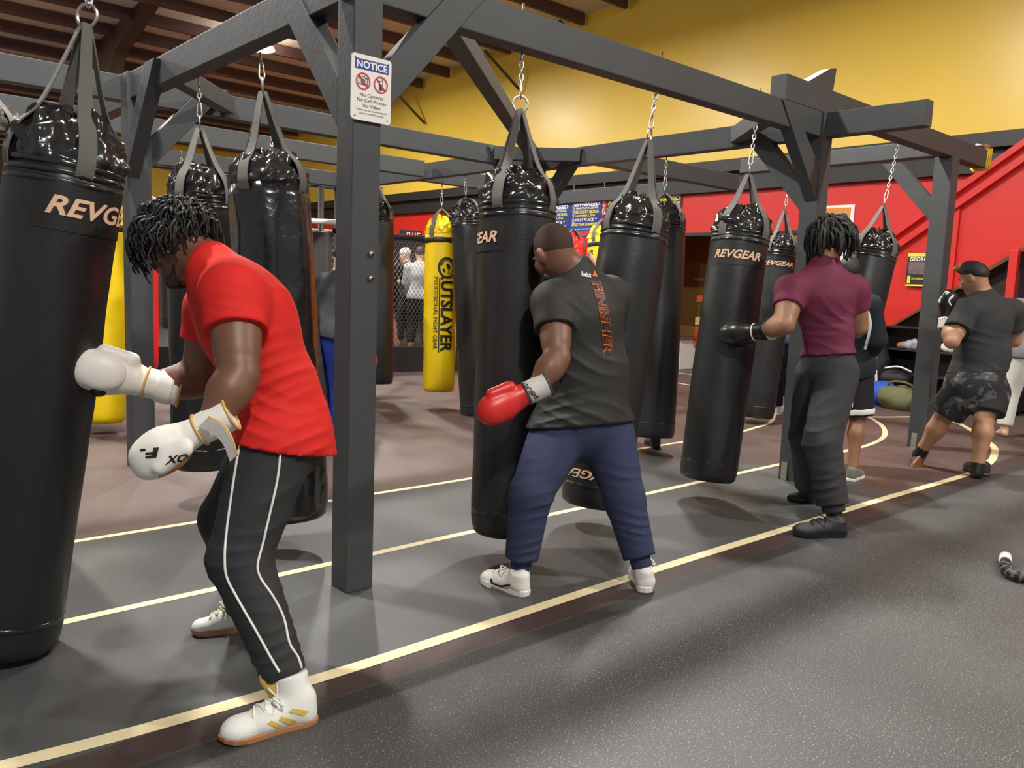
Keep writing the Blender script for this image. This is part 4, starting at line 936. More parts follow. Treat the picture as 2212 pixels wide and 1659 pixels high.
pfB = [(PD(1150, 1070, 3.62), imgdir(1150, 1070, 20, 90, 0, 3.7), 0.055, 0.006, 0.14), (PD(1120, 1180, 3.65), imgdir(1120, 1180, 20, 90, 0, 3.7), 0.04, 0.008, 0.10), (PD(1390, 1160, 3.74), imgdir(1390, 1160, -30, 90, 0, 3.7), 0.04, 0.008, 0.10), (PD(1350, 1060, 3.78), imgdir(1350, 1060, -30, 90, 0, 3.8), 0.055, 0.006, 0.12)]
Bm = person('man seen from behind in black t-shirt, navy trousers and red gloves', JB, (cB, hfB, huB, 1.12), m_skinB, BB,
            dict(m=m_tee, sleeve=0.50, infl=0.02, flare=0.012, folds=foB, hem=(PD(1255, 918, 3.85), imgdir(1255, 918, 6, 97, 0, 3.85))),
            dict(m=m_navy, r=(0.138, 0.096, 0.070), end=1.88, cuff=0.050, folds=pfB), h=0.007)
s = Sculpt(0.007); s.ell(Bm['P'](0, -0.018, 0.026), [0.0865, 0.110, 0.104], [np.cross(nrm(hfB), nrm(huB)), nrm(hfB), nrm(huB-hfB*np.dot(huB, hfB))], 0.02, [(Bm['P'](0, -0.01, 0.012), nrm(hfB*0.45-np.array(huB)*0.9))]); sculpt_obj('hair', s, mat('cropped_hair', rgb(68, 50, 41), 0.8, bump=0.4, bscale=400), Bm['root'])
s = Sculpt(0.007); s.cap(Bm['P'](0.045, 0.03, -0.09), Bm['P'](0.0, 0.08, -0.118), 0.022, 0.024, 0.02); s.cap(Bm['P'](-0.05, 0.03, -0.09), Bm['P'](0.0, 0.08, -0.118), 0.022, 0.024, 0.02); sculpt_obj('beard', s, m_hair, Bm['root'])
def bowed(o, txt, a0, a1, b1, b0, bow, m, shear, offs, off):
    vs, fs, _ = text_mesh(txt, shear, offs, 30); q = [np.array(p, float) for p in (a0, a1, b1, b0)]; out = []
    for u, v in vs:
        p = (q[0]*(1-u)+q[1]*u)*(1-v)+(q[3]*(1-u)+q[2]*u)*v+np.array(bow)*4*u*(1-u); out.append(hit(o, p[0], p[1], off))
    keep = [f for f in fs if all(out[i] is not None for i in f)]
    return mesh_obj('shirt_lettering', [p if p is not None else JB['ch'] for p in out], keep, m, o, False)
bowed(Bm['shirt'], 'FINISHER', (1275, 607), (1301, 768), (1321, 766), (1294, 603), (8, 0), m_orangeprint, 0.2, 0.05, 0.003); bowed(Bm['shirt'], 'FINISHER', (1276, 608), (1302, 767), (1320, 765), (1293, 604), (8, 0), m_blkprint, 0.2, 0.014, 0.0048)
surf_text('shirt_logo', Bm['shirt'], 'Reebok', [(1256, 597), (1277, 600), (1277, 589), (1256, 586)], m_whiteprint, Bm['shirt'], 0, 0.03, cuts=4); surf_poly('logo_triangle', Bm['shirt'], [(1279, 597), (1291, 599), (1284, 584), (1283, 584)], m_orangeprint, Bm['shirt'])
m_rglove = mat('red_leather', rgb(216, 44, 40), 0.38, bump=0.06, bscale=60, var=0.05); m_wcuff = mat('white_cuff', rgb(215, 212, 208), 0.5)
dB = nrm(PD(1098, 868, 3.52)-JB['wl'])
gB, cB_ = glove(Bm['root'], JB['wl'], dB, imgdir(1100, 860, 60, -80, 0, 3.5), m_rglove, m_wcuff, 1.06, trim=mat('grey_trim', rgb(70, 70, 70), 0.5), cuff_len=0.085)
surf_text('cuff_lettering', cB_, 'EVERLAST', [(1164, 856), (1134, 824), (1126, 833), (1156, 862)], m_blkprint, cB_, 0, 0.03, cuts=8)
glove(Bm['root'], JB['wr'], nrm(JB['wr']-JB['er']), V(0, 0, 1), m_rglove, m_wcuff, 1.0, h=0.009)
m_wsole = mat('white_sole', rgb(232, 230, 226), 0.5); m_wmesh = mat('white_mesh', rgb(232, 229, 222), 0.65, bump=0.3, bscale=250)
sB = shoe(Bm['root'], PZ(1140, 1290), PZ(1042, 1256), m_wmesh, m_wsole, lace=m_white, name='trainer', sole_h=0.034)
surf_poly('gum_panel', SOLE[sB.name], [(1060, 1272), (1090, 1285), (1092, 1277), (1062, 1265)], m_gum, SOLE[sB.name]); surf_line('dark_swoosh', sB, [(1062, 1250), (1064, 1262), (1080, 1266), (1102, 1263)], 0.005, m_black, sB)
sB2 = shoe(Bm['root'], PZ(1394, 1283), PZ(1376, 1236), m_wmesh, m_wsole, lace=m_white, name='trainer', sole_h=0.034)
for q, (an, kn) in enumerate(((JB['al'], JB['kl']), (JB['ar'], JB['kr']))):
    s = Sculpt(0.007); d = nrm(an-kn); s.cap(an-d*0.06, an+d*0.07, 0.044, 0.046, 0.01); sculpt_obj('white_sock', s, mat('white_sock_knit', rgb(226, 224, 222), 0.85, bump=0.4, bscale=300), Bm['root'])

# ---- the man in maroon
m_skinC = skin('skin_warm_brown', (150, 110, 82)); m_maroon = cloth('maroon_jersey', (108, 40, 66), 0.7, 0.15); m_char = cloth('charcoal_sweatpants', (58, 58, 60), 0.85, 0.3)
fC = imgdir(1780, 700, -80, 0, 0.35, 5.0)
JC = dict(nb=PD(1782, 570, 5.05), ch=PD(1778, 640, 5.07), wa=PD(1790, 725, 5.1), pe=PD(1788, 788, 5.1), sl=PD(1709, 628, 4.99), sr=PD(1842, 628, 5.13), el=PD(1694, 702, 4.87), wl=PD(1641, 716, 5.02), er=PD(1853, 706, 5.2), wr=PD(1835, 716, 5.44),
          hl=PD(1762, 812, 5.18), hr=PD(1808, 806, 5.03), kl=PD(1742, 940, 5.34), al=PD(1748, 1058, 5.5), kr=PD(1776, 955, 4.92), ar=PD(1800, 1098, 4.9), fwd=fC)
cC = PD(1788, 515, 5.07); hfC = nrm(PD(1735, 535, 5.2)-cC); huC = imgdir(1788, 515, -10, -90, 0.0, 5.0)
BC = dict(chest=0.180, cflat=0.70, waist=0.148, wflat=0.76, pelvis=0.150, pflat=0.85, arm=1.22, delt=0.085, leg=0.86, neck=1.0)
foC = [(PD(1800, 720, 4.95), imgdir(1800, 720, -50, 80, 0, 5), 0.07, 0.006, 0.2), (PD(1780, 750, 4.95), imgdir(1780, 750, -10, 90, 0, 5), 0.05, 0.005, 0.16), (PD(1720, 650, 4.9), imgdir(1720, 650, 60, -40, 0, 5), 0.05, 0.003, 0.1)]
pfC = [(PD(1775, 960, 4.82), imgdir(1775, 960, 30, 90, 0, 5), 0.09, 0.007, 0.2), (PD(1790, 1070, 4.84), imgdir(1790, 1070, 30, 90, 0, 5), 0.06, 0.008, 0.15), (PD(1750, 840, 4.95), imgdir(1750, 840, 70, 70, 0, 5), 0.08, 0.006, 0.15)]
Cm = person('man with dreadlocks in maroon t-shirt and charcoal trousers, seen from behind', JC, (cC, hfC, huC, 1.05), m_skinC, BC,
            dict(m=m_maroon, sleeve=0.52, infl=0.014, flare=0.008, folds=foC, hem=(PD(1790, 768, 5.1), imgdir(1790, 768, 4, 97, 0, 5.1))),
            dict(m=m_char, r=(0.132, 0.108, 0.088), end=1.93, cuff=0.07, folds=pfC), h=0.008)
rt = []; random.seed(11)
ax_r = np.cross(nrm(hfC), nrm(huC)); right = imgdir(1788, 515, 100, 10, 0, 5)
for i in range(190):
    th = math.acos(1-random.random()*1.25); ph = random.uniform(0.7, 2*math.pi-0.7)
    a = scalp(Cm['P'], th, ph, 1.0); b = scalp(Cm['P'], th, ph, 1.22); L = random.uniform(0.08, 0.15)*(0.55+0.45*math.sin(min(th, 1.5)))
    o_ = nrm(b-a); j = V(random.uniform(-1, 1), random.uniform(-1, 1), random.uniform(-1, 1))*0.014; dn = V(0, 0, -1)
    rt.append([a, b+j*0.4, b+o_*0.025+dn*0.03+right*0.014+j, b+o_*0.03+dn*(0.02+L*0.6)+right*0.02+j*1.6, b+o_*0.018+dn*(0.02+L)+right*0.022+j*2.2])
hC = locs('dreadlocks', rt, m_hair, Cm['root'], 0.011, 6)
s = Sculpt(0.009); s.ell(Cm['P'](0, -0.025, 0.02), [0.090, 0.105, 0.105], [ax_r, nrm(hfC), nrm(huC)], 0.02); s.ell(Cm['P'](0, -0.055, -0.04), [0.07, 0.06, 0.07], [ax_r, nrm(hfC), nrm(huC)], 0.02); sculpt_obj('hair_cap', s, m_hair, hC)
m_bglove = mat('black_leather', rgb(30, 30, 31), 0.3, bump=0.06, bscale=60)
dC = nrm(PD(1592, 720, 5.12)-JC['wl'])
gC, cC_ = glove(Cm['root'], JC['wl'], dC, imgdir(1600, 720, 10, 90, 0.02, 5.1), m_bglove, m_black, 1.08, trim=m_white, strap=m_black, h=0.008)
surf_text('cuff_lettering', [c for c in gC.children if c.name.startswith('wrist_strap')][0], 'OEL', [(1612, 710), (1618, 736), (1625, 733), (1619, 707)], m_whiteprint, gC, 0, 0.02, cuts=3)
s = Sculpt(0.007); s.cap(JC['wl']-dC*0.13, JC['wl']-dC*0.05, 0.058, 0.058, 0.01, 1, None, [(JC['wl']-dC*0.095, -dC), (JC['wl']-dC*0.055, dC)]); sculpt_obj('white_wrist_wrap', s, m_white, gC)
glove(Cm['root'], JC['wr'], nrm(JC['wr']-JC['er']), V(0, 0, 1), m_bglove, m_black, 1.0, h=0.01)
m_bshoe = mat('black_mesh_shoe', rgb(40, 40, 42), 0.55, bump=0.3, bscale=250); m_bsole = mat('glossy_black_sole', rgb(30, 30, 32), 0.2)
shoe(Cm['root'], PZ(1826, 1158), PZ(1712, 1157), m_bshoe, m_bsole, name='trainer', h=0.007, sole_h=0.04, lace=m_black)
shoe(Cm['root'], PZ(1762, 1088), PZ(1700, 1082), m_bshoe, m_bsole, name='trainer', h=0.008, sole_h=0.03)
for an, kn in ((JC['ar'], JC['kr']), (JC['al'], JC['kl'])):
    s = Sculpt(0.009); d = nrm(an-kn); s.cap(an-d*0.06, an+d*0.08, 0.045, 0.05, 0.01); sculpt_obj('black_sock', s, m_black, Cm['root'])
# ---- the man at the right in dark grey tee and patterned shorts
m_skinD = skin('skin_tan', (176, 130, 100)); m_greytee = cloth('charcoal_tee', (56, 57, 58), 0.85, 0.25)
m_camo = bpy.data.materials.new('camo_cloth'); m_camo.use_nodes = True
_n = m_camo.node_tree; _b = _n.nodes['Principled BSDF']; _t = _n.nodes.new('ShaderNodeTexCoord'); _z = _n.nodes.new('ShaderNodeTexNoise'); _z.inputs['Scale'].default_value = 11; _r = _n.nodes.new('ShaderNodeValToRGB')
_r.color_ramp.interpolation = 'CONSTANT'; _r.color_ramp.elements[0].color = rgb(34, 34, 36); _r.color_ramp.elements[1].position = 0.55; _r.color_ramp.elements[1].color = rgb(78, 78, 80); _e = _r.color_ramp.elements.new(0.66); _e.color = rgb(120, 120, 124)
_n.links.new(_t.outputs['Object'], _z.inputs[0]); _n.links.new(_z.outputs['Fac'], _r.inputs[0]); _n.links.new(_r.outputs[0], _b.inputs['Base Color']); _b.inputs['Roughness'].default_value = 0.8
fD = imgdir(2110, 800, -80, 0, 0.5, 6.6)
JD = dict(nb=PD(2122, 640, 6.6), ch=PD(2130, 690, 6.62), wa=PD(2122, 765, 6.62), pe=PD(2106, 828, 6.62), sl=PD(2086, 672, 6.5), sr=PD(2184, 672, 6.75), el=PD(2056, 738, 6.42), wl=PD(2044, 694, 6.55), er=PD(2190, 736, 6.85), wr=PD(2150, 706, 7.05),
          hl=PD(2080, 846, 6.66), hr=PD(2138, 848, 6.6), kl=PD(2034, 906, 6.78), al=PD(1992, 972, 6.9), kr=PD(2126, 905, 6.55), ar=PD(2112, 1006, 6.52), fwd=fD)
cD = PD(2102, 598, 6.62); hfD = nrm(PD(2072, 612, 6.72)-cD); huD = imgdir(2102, 598, -12, -90, 0, 6.6)
BD = dict(chest=0.205, cflat=0.74, waist=0.190, wflat=0.80, pelvis=0.185, pflat=0.84, arm=1.15, delt=0.085, leg=1.22, neck=1.15)
Dm = person('heavy-set man at right in charcoal t-shirt and patterned shorts with gloves raised', JD, (cD, hfD, huD, 1.08), m_skinD, BD,
            dict(m=m_greytee, sleeve=0.62, infl=0.02, flare=0.012, sl_flare=0.015, skirt=True, hem=(PD(2110, 806, 6.6), imgdir(2110, 806, 2, 97, 0, 6.6)), folds=[(PD(2120, 760, 6.4), imgdir(2120, 760, -40, 80, 0, 6.6), 0.08, 0.006, 0.25)]),
            dict(m=m_camo, r=(0.150, 0.140, 0.1), end=0.80, name='shorts', seat=0.04), h=0.010)
sh_ = [np.cross(nrm(hfD), nrm(huD)), nrm(hfD), nrm(huD)]
s = Sculpt(0.009); s.ell(Dm['P'](0, -0.015, 0.03), [0.087, 0.112, 0.102], sh_, 0.02, [(Dm['P'](0, 0.0, 0.018), nrm(hfD*0.35-np.array(huD)*0.93))]); hD_ = sculpt_obj('hair', s, m_hair, Dm['root'])
s = Sculpt(0.009)
for i in range(14): s.ell(Dm['P'](0.05*math.sin(i*2.1), 0.055+0.022*math.cos(i*1.3), 0.105+0.012*math.sin(i*3.7)), [0.022]*3, None, 0.01)
sculpt_obj('blond_curls', s, mat('blond_hair', rgb(186, 132, 62), 0.7, bump=0.5, bscale=100), hD_)
gD, cD_ = glove(Dm['root'], JD['wl'], imgdir(2044, 694, 8, -70, 0.03, 6.5), imgdir(2044, 690, 60, 0, 0, 6.5), m_bglove, m_black, 0.98, h=0.009)
surf_line('white_glove_edge', gD, [(2050, 634), (2040, 628), (2032, 640), (2030, 655)], 0.008, m_white, gD); surf_line('white_glove_edge', gD, [(2058, 640), (2050, 650), (2054, 660)], 0.007, m_white, gD)
s = Sculpt(0.008); dd = imgdir(2044, 694, 8, -70, 0.03, 6.5); s.cap(JD['wl']-dd*0.10, JD['wl']+dd*0.05, 0.060, 0.058, 0.01, 1, None, [(JD['wl']-dd*0.07, -dd), (JD['wl']+dd*0.025, dd)]); cw = sculpt_obj('white_strap', s, m_white, gD)
surf_text('strap_lettering', cw, 'TITLE', [(2028, 693), (2054, 683), (2052, 671), (2026, 681)], m_redprint, cw, 0, 0.03, cuts=5)
glove(Dm['root'], JD['wr'], imgdir(2150, 700, -20, -60, 0, 7), V(0, 0, 1), m_bglove, m_black, 0.95, h=0.011)
m_dshoe = mat('dark_trainer', rgb(44, 44, 46), 0.6, bump=0.3, bscale=250)
shoe(Dm['root'], PD(2004, 970, 6.90), PD(1974, 1022, 6.83), m_dshoe, mat('brown_gum_sole', rgb(120, 78, 44), 0.5), name='trainer', up=imgdir(1990, 990, -100, -30, 0.6, 6.9), h=0.008, sole_h=0.03)
shoe(Dm['root'], PZ(2132, 1030), PZ(2086, 1012), m_dshoe, mat('orange_black_sole', rgb(70, 54, 40), 0.5), name='trainer', h=0.008, lace=m_white)
for an, kn in ((JD['ar'], JD['kr']), (JD['al'], JD['kl'])):
    s = Sculpt(0.009); d = nrm(an-kn); s.cap(an-d*0.05, an+d*0.06, 0.052, 0.052, 0.01, 1, None, [(an-d*0.03, -d)]); sculpt_obj('black_sock', s, m_black, Dm['root'])

# ---- simpler figures farther off (whole bodies, standing where the photo shows parts of them)
def stander(label, px, py_floor, d, hgt, fdx, fdd, skin_m, topm, botm, yaw_tilt=0.0, arms=None, short=None, hair=m_hair, sleeve=0.5, platform=0.0, shoes=None, bare=False, fat=1.0, lean=0.0, h=0.014, head_tilt=0.3, legs=0.12, hands='lr', hood=None, finger=True, end=1.95):
    base = PD(px, py_floor, d); base = V(base[0], base[1], platform); k = hgt/1.78
    fwd = nrm((PD(px+fdx, 700, d+fdd)-PD(px, 700, d))*[1, 1, 0]); side = np.cross(V(0, 0, 1), fwd); Z_ = V(0, 0, 1)    # side = the figure's left
    L = lambda a, b, c: base+(fwd*a+side*b+Z_*c)*k
    ln = lean
    J = dict(nb=L(ln*1.0, 0, 1.46-0.25*ln*ln), ch=L(ln*0.8, 0, 1.29-0.2*ln*ln), wa=L(ln*0.3, 0, 1.08), pe=L(0, 0, 0.95), sl=L(ln*0.9, 0.19, 1.40-0.2*ln*ln), sr=L(ln*0.9, -0.19, 1.40-0.2*ln*ln),
             hl=L(0, 0.09, 0.90), hr=L(0, -0.09, 0.90), kl=L(0.10, legs, 0.50), kr=L(0.02, -legs, 0.50), al=L(0.06, legs*1.2, 0.08), ar=L(-0.08, -legs*1.2, 0.08), fwd=fwd)
    arms = arms or ((0.05, 0.25, 1.12, 0.18, 0.22, 0.92), (0.05, -0.25, 1.12, 0.18, -0.22, 0.92))
    for q, a in zip('lr', arms): J['e'+q] = L(a[0]+ln*0.9, a[1], a[2]); J['w'+q] = L(a[3]+ln*0.9, a[4], a[5])
    c = L(ln*1.0+0.05+0.08*ln, 0, 1.64-0.3*ln*ln); hf = nrm(fwd-Z_*head_tilt); hu = nrm(Z_+fwd*head_tilt)
    J['nl'] = -side*1.0; J['nr'] = side*1.0
    B = dict(chest=0.168*fat, waist=0.148*fat, pelvis=0.16*fat, arm=1.05, leg=0.95)
    pr = dict(m=botm, r=(0.125*fat, 0.095, 0.07), end=end) if short is None else dict(m=botm, r=(0.125*fat, 0.115, 0.09), end=short, name='shorts')
    m_ = person(label, J, (c, hf, hu, 1.02*k), skin_m, B, dict(m=topm, sleeve=sleeve, infl=0.016, flare=0.008, skirt=True), pr, hands=hands, h=h, feet='lr' if bare else '')
    s = Sculpt(h*0.8); s.ell(m_['P'](0, -0.018, 0.03), [0.086, 0.110, 0.102], [np.cross(hf, hu), hf, hu], 0.02, [(m_['P'](0, 0.02, 0.012), nrm(hf*0.5-hu*0.87))]); sculpt_obj('hair', s, hair, m_['root'])
    if not bare:
        for q in 'lr':
            a = J['a'+q]; hp = V(a[0], a[1], platform)-fwd*0.06; shoe(m_['root'], hp, hp+fwd*0.28*k, shoes or m_bshoe, m_white if shoes else m_bsole, name='trainer', h=0.011)
    m_['J'] = J; return m_
guard = ((0.22, 0.20, 1.18, 0.34, 0.10, 1.42), (0.22, -0.20, 1.18, 0.34, -0.10, 1.42))
m_blk = cloth('black_cotton', (34, 34, 36)); m_gi = cloth('white_gi_cotton', (226, 224, 216), 0.9, 0.4); m_grey = cloth('grey_rash_guard', (120, 120, 122)); m_skinL = skin('skin_light', (214, 168, 140))
m_teal = cloth('black_blue_jersey', (30, 38, 44)); m_blue = cloth('royal_blue_shorts', (28, 52, 138))
# barefoot martial artist at the edge
Em = stander('barefoot person in white martial arts trousers and black belt at the right edge', 2212, 948, 8.55, 1.74, -40, 0.5, m_skinL, m_grey, m_gi, bare=True, sleeve=1.9, legs=0.15, arms=((0.16, 0.24, 1.15, 0.30, 0.10, 1.02), (0.16, -0.24, 1.15, 0.30, -0.12, 1.02)), fat=1.1, end=1.9)
s = Sculpt(0.012); J = Em['J']; s.cap(J['pe']+V(0, 0, 0.0), J['pe']+V(0, 0, 0.06), 0.198, 0.195, 0.02, 0.80, nrm(J['hl']-J['hr']), [(J['pe']+V(0, 0, 0.005), V(0, 0, -1)), (J['pe']+V(0, 0, 0.05), V(0, 0, 1))]); sculpt_obj('black_belt', s, m_black, Em['root'])
# man with striped sleeves behind the man in maroon
JF_arms = ((0.24, 0.16, 1.20, 0.46, 0.06, 1.24), (0.05, -0.25, 1.14, 0.24, -0.16, 1.02))
Fm = stander('man in black top with striped sleeve and long shorts, behind the dreadlocked man', 1806, 1012, 6.4, 1.70, 40, 0.35, skin('skin_medium_brown', (146, 104, 78)), m_teal, m_blk, short=0.96, sleeve=1.3, legs=0.13, arms=JF_arms, lean=-0.14, shoes=mat('grey_green_trainer', rgb(112, 118, 106), 0.6), fat=1.0, hands='')
for q in 'lr':
    J = Fm['J']; e, w_ = J['e'+q], J['w'+q]; glove(Fm['root'], w_, nrm(w_-e), V(0, 0, 1), m_bglove, m_black, 0.95, h=0.011, trim=m_white)
    k_ = J['h'+q]*0.08+J['k'+q]*0.92; d = nrm(J['k'+q]-J['h'+q]); s = Sculpt(0.009); s.cap(k_-d*0.08, k_+d*0.08, 0.123, 0.123, 0.01, 1, None, [(k_-d*0.045, -d), (k_+d*0.0, d)]); sculpt_obj('white_hem_band', s, m_white, Fm['root'])
surf_line('white_sleeve_stripe', Fm['shirt'], [(1874, 672), (1880, 700), (1876, 730), (1868, 755)], 0.012, m_white, Fm['shirt']); surf_line('white_short_stripe', Fm['pants'], [(1846, 820), (1842, 850), (1840, 880)], 0.009, m_white, Fm['pants'])
# person behind the half hidden bags with one arm up
Im = stander('person almost hidden behind the leaning bag, one tan forearm raised', 1375, 972, 7.3, 1.78, -40, 0.6, m_skinD, m_blk, m_blk, arms=((0.34, 0.30, 1.50, 0.56, 0.36, 1.66), (0.2, -0.22, 1.15, 0.32, -0.1, 1.3)), fat=0.95)
# person at the bag behind the rig post
Jm = stander('person in navy trousers and white shoes hidden behind the right-hand rig post', 1692, 890, 9.7, 1.74, -40, 0.1, m_skinD, cloth('steel_blue_top', (66, 92, 120)), cloth('dark_navy_trousers', (26, 28, 40)), arms=guard, shoes=m_wmesh, hands='')
# man bending over left of the cage
Gm = stander('man in charcoal long-sleeved top and blue trousers leaning over, left of the notice post', 699, 945, 7.45, 1.72, 60, 0.25, m_skinL, cloth('charcoal_long_sleeve', (60, 60, 66)), m_blue, arms=((0.02, 0.23, 1.10, 0.12, 0.24, 1.06), (0.10, -0.22, 1.06, 0.22, -0.18, 0.80)), lean=0.16, head_tilt=0.5, fat=1.12, sleeve=1.6, hands='l', h=0.010)
J = Gm['J']; glove(Gm['root'], J['wr'], nrm(J['wr']-J['er']), V(0, 0, 1), m_rglove, m_wcuff, 0.95, h=0.01)

# ------------------------------------------------------------------ the cage
m_mesh = mat('black_coated_wire', rgb(110, 110, 108), 0.35); m_pad = mat('black_padding', rgb(34, 34, 35), 0.45, bump=0.2, bscale=20)
PLAT = 0.27
cg = thing('fighting_cage', 'black chain-link fighting cage on a low platform behind the yellow lettered bag', 'cage', tuple(PZ(900, 800)*[1, 1, 0]))
ca = PZ(640, 806)*[1, 1, 0]; cb_ = PZ(1062, 800)*[1, 1, 0]; cdv = nrm(cb_-ca); cn = np.cross(V(0, 0, 1), cdv); cn = cn if np.dot(cn, CAMC-ca) < 0 else -cn   # cn points away from the viewer
ct0 = ca; clen = np.linalg.norm(cb_-ca); zb0, zt0 = PLAT+0.02, 2.05
prism('platform', [ct0-cdv*3, ct0+cdv*(clen+0.3), ct0+cdv*(clen+2.4)+cn*2.2, ct0+cdv*(clen+2.4)+cn*7, ct0-cdv*3+cn*7], (0, 0, PLAT), m_blackpaint, cg)
prism('bottom_pad', [ct0-cdv*3-cn*0.03, ct0+cdv*(clen+0.3)-cn*0.03, ct0+cdv*(clen+0.3)+cn*0.06, ct0-cdv*3+cn*0.06], (0, 0, PLAT+0.12), m_pad, cg)
for zz in (zb0+0.08, zt0): tube('rail', [ct0-cdv*3+V(0, 0, zz), ct0+cdv*(clen+0.3)+V(0, 0, zz)], 0.045 if zz > 1 else 0.02, m_pad if zz > 1 else m_steel, cg, 10)
for t in (-2.2, clen*0.36, clen+0.3): tube('corner_post', [ct0+cdv*t+V(0, 0, 0), ct0+cdv*t+V(0, 0, 2.45)], 0.07, m_pad, cg, 14)
wf2 = VF(); gap = 0.062; zlo, zhi = zb0+0.1, zt0-0.04; hgt_ = zhi-zlo; t = -0.6
while t < clen+0.3:
    for sg in (1, -1):
        a_, b_ = t, t+sg*hgt_*0.62
        f0, f1 = 0.0, 1.0
        lo_, hi_ = -0.6, clen+0.3
        if sg > 0 and b_ > hi_: f1 = (hi_-a_)/(b_-a_)
        if sg < 0 and b_ < lo_: f1 = (lo_-a_)/(b_-a_)
        p0 = ct0+cdv*a_+V(0, 0, zlo)+cn*0.002*sg; p1 = ct0+cdv*(a_+(b_-a_)*f1)+V(0, 0, zlo+hgt_*f1)+cn*0.002*sg
        wf2.add(tube_vf([p0, p1], 0.0036, 4))
    t += gap
for i in range(1, int(hgt_*0.62/gap)+1):
    # finish the corners left open by the diagonal start points
    for sg, base_ in ((1, -0.6), (-1, clen+0.3)):
        z0_ = zlo+i*gap/0.62
        L_ = zhi-z0_; wf2.add(tube_vf([ct0+cdv*base_+V(0, 0, z0_), ct0+cdv*(base_+sg*L_*0.62)+V(0, 0, zhi)], 0.0036, 4))
mesh_obj('chain_link_mesh', wf2.v, wf2.f, m_mesh, cg)
m_ledred = mat('red_led', rgb(255, 40, 30), 0.5, emit=(1.0, 0.10, 0.06, 1), estr=6.0)
# far fence of the cage
far0 = ct0-cdv*3+cn*6.6; far1 = ct0+cdv*(clen+2)+cn*6.6
prism('far_padding', [far0, far1, far1+cn*0.1, far0+cn*0.1], (0, 0, 2.35), m_pad, cg)
for t in (0.1, 2.4, 4.7): tube('corner_post', [far0+cdv*t*1.2, far0+cdv*t*1.2+V(0, 0, 2.3)], 0.09, m_pad, cg, 12)
# red LED clock behind the cage
ck = thing('wall_clock', 'red digital timer glowing above the chain-link cage', 'clock', tuple(PD(893, 508, 14.6)))
cr = imgdir(893, 508, 100, 6, 0, 14.6); cu_ = V(0, 0, 1); c0 = PD(893, 509, 14.6)
prism('clock_case', [c0-cr*0.22-cu_*0.10+cn*0.02, c0+cr*0.16-cu_*0.10+cn*0.02, c0+cr*0.16+cu_*0.10+cn*0.02, c0-cr*0.22+cu_*0.10+cn*0.02], cn*0.08, m_black, ck)
def seg_digit(ch, o, w_, h_):
    S7 = {'0': 'abcdef', '4': 'bcfg', '6': 'acdefg', '1': 'bc', '2': 'abged', '3': 'abcdg', '5': 'afgcd', '8': 'abcdefg'}[ch]; t_ = w_*0.2
    R7 = dict(a=(0, h_-t_, w_, h_), d=(0, 0, w_, t_), g=(0, h_/2-t_/2, w_, h_/2+t_/2), f=(0, h_/2, t_, h_), e=(0, 0, t_, h_/2), b=(w_-t_, h_/2, w_, h_), c=(w_-t_, 0, w_, h_/2))
    for q in S7: x0, y0, x1, y1 = R7[q]; plane_poly('led_segment', o, cr, cu_, [(x0, y0), (x1, y0), (x1, y1), (x0, y1)], m_ledred, ck)
for i, ch in enumerate('046'): seg_digit(ch, c0-cr*(0.12-[0, 0.10, 0.18][i])-cu_*0.05-cn*0.01, 0.055, 0.10)
# fighters inside the cage
def in_cage(*a, **k): return stander(*a, platform=PLAT, **k)
H1 = in_cage('person in grey long-sleeved shirt and black trousers inside the cage, back turned', 903, 752, 13.9, 1.72, 10, 0.8, m_skinL, cloth('pale_grey_shirt', (186, 186, 186)), m_blk, sleeve=1.2, bare=True, hair=mat('brown_hair', rgb(70, 48, 34), 0.6), fat=0.92, h=0.012)
H2 = in_cage('person with white patterned cap inside the cage, facing left', 876, 742, 14.6, 1.72, -60, 0.1, m_skinL, m_blk, m_blk, bare=True, hair=mat('patterned_cap_cloth', rgb(190, 190, 188), 0.8, var=0.8, vscale=60), fat=0.95, h=0.012, arms=((0.2, 0.22, 1.15, 0.3, 0.12, 1.1), (0.2, -0.22, 1.15, 0.34, -0.1, 1.1)))
H3 = in_cage('bare-legged person inside the cage, mostly hidden behind the notice post', 838, 752, 13.8, 1.75, -60, 0.2, m_skinL, m_blk, m_blk, bare=True, short=0.7, fat=0.95, h=0.013)

# boxing ring corner left of the notice post
rc_ = PD(690, 900, 9.0)*[1, 1, 0]; rr_ = imgdir(690, 600, 100, 6, 0, 9.0)*[1, 1, 0]; rr_ = nrm(rr_); rn = np.cross(V(0, 0, 1), rr_)
rg = thing('boxing_ring_corner', 'dark padded ring corner with post and white top rope, behind the leaning man', 'ring corner', tuple(rc_))
zt_pad = PD(680, 502, 9.0)[2]
prism('corner_pad', [rc_-rr_*0.20, rc_+rr_*0.08, rc_+rr_*0.08+rn*0.16, rc_-rr_*0.20+rn*0.16], (0, 0, zt_pad), mat('dark_grey_pad', rgb(72, 68, 68), 0.6), rg, 0.02)
tube('ring_post', [rc_-rr_*0.08+rn*0.3, rc_-rr_*0.08+rn*0.3+V(0, 0, PD(676, 410, 9.3)[2])], 0.033, m_blackpaint, rg, 12)
zr_ = PD(715, 479, 9.0)[2]
tube('top_rope', [rc_-rr_*0.5+rn*0.2+V(0, 0, zr_), rc_+rr_*0.32+rn*0.2+V(0, 0, zr_-0.01)], 0.03, m_white, rg, 10)
tube('side_rope', [rc_+rr_*0.1+rn*0.2+V(0, 0, zr_-0.1), rc_+rr_*0.3+rn*3+V(0, 0, zr_-0.08)], 0.03, m_black, rg, 8)

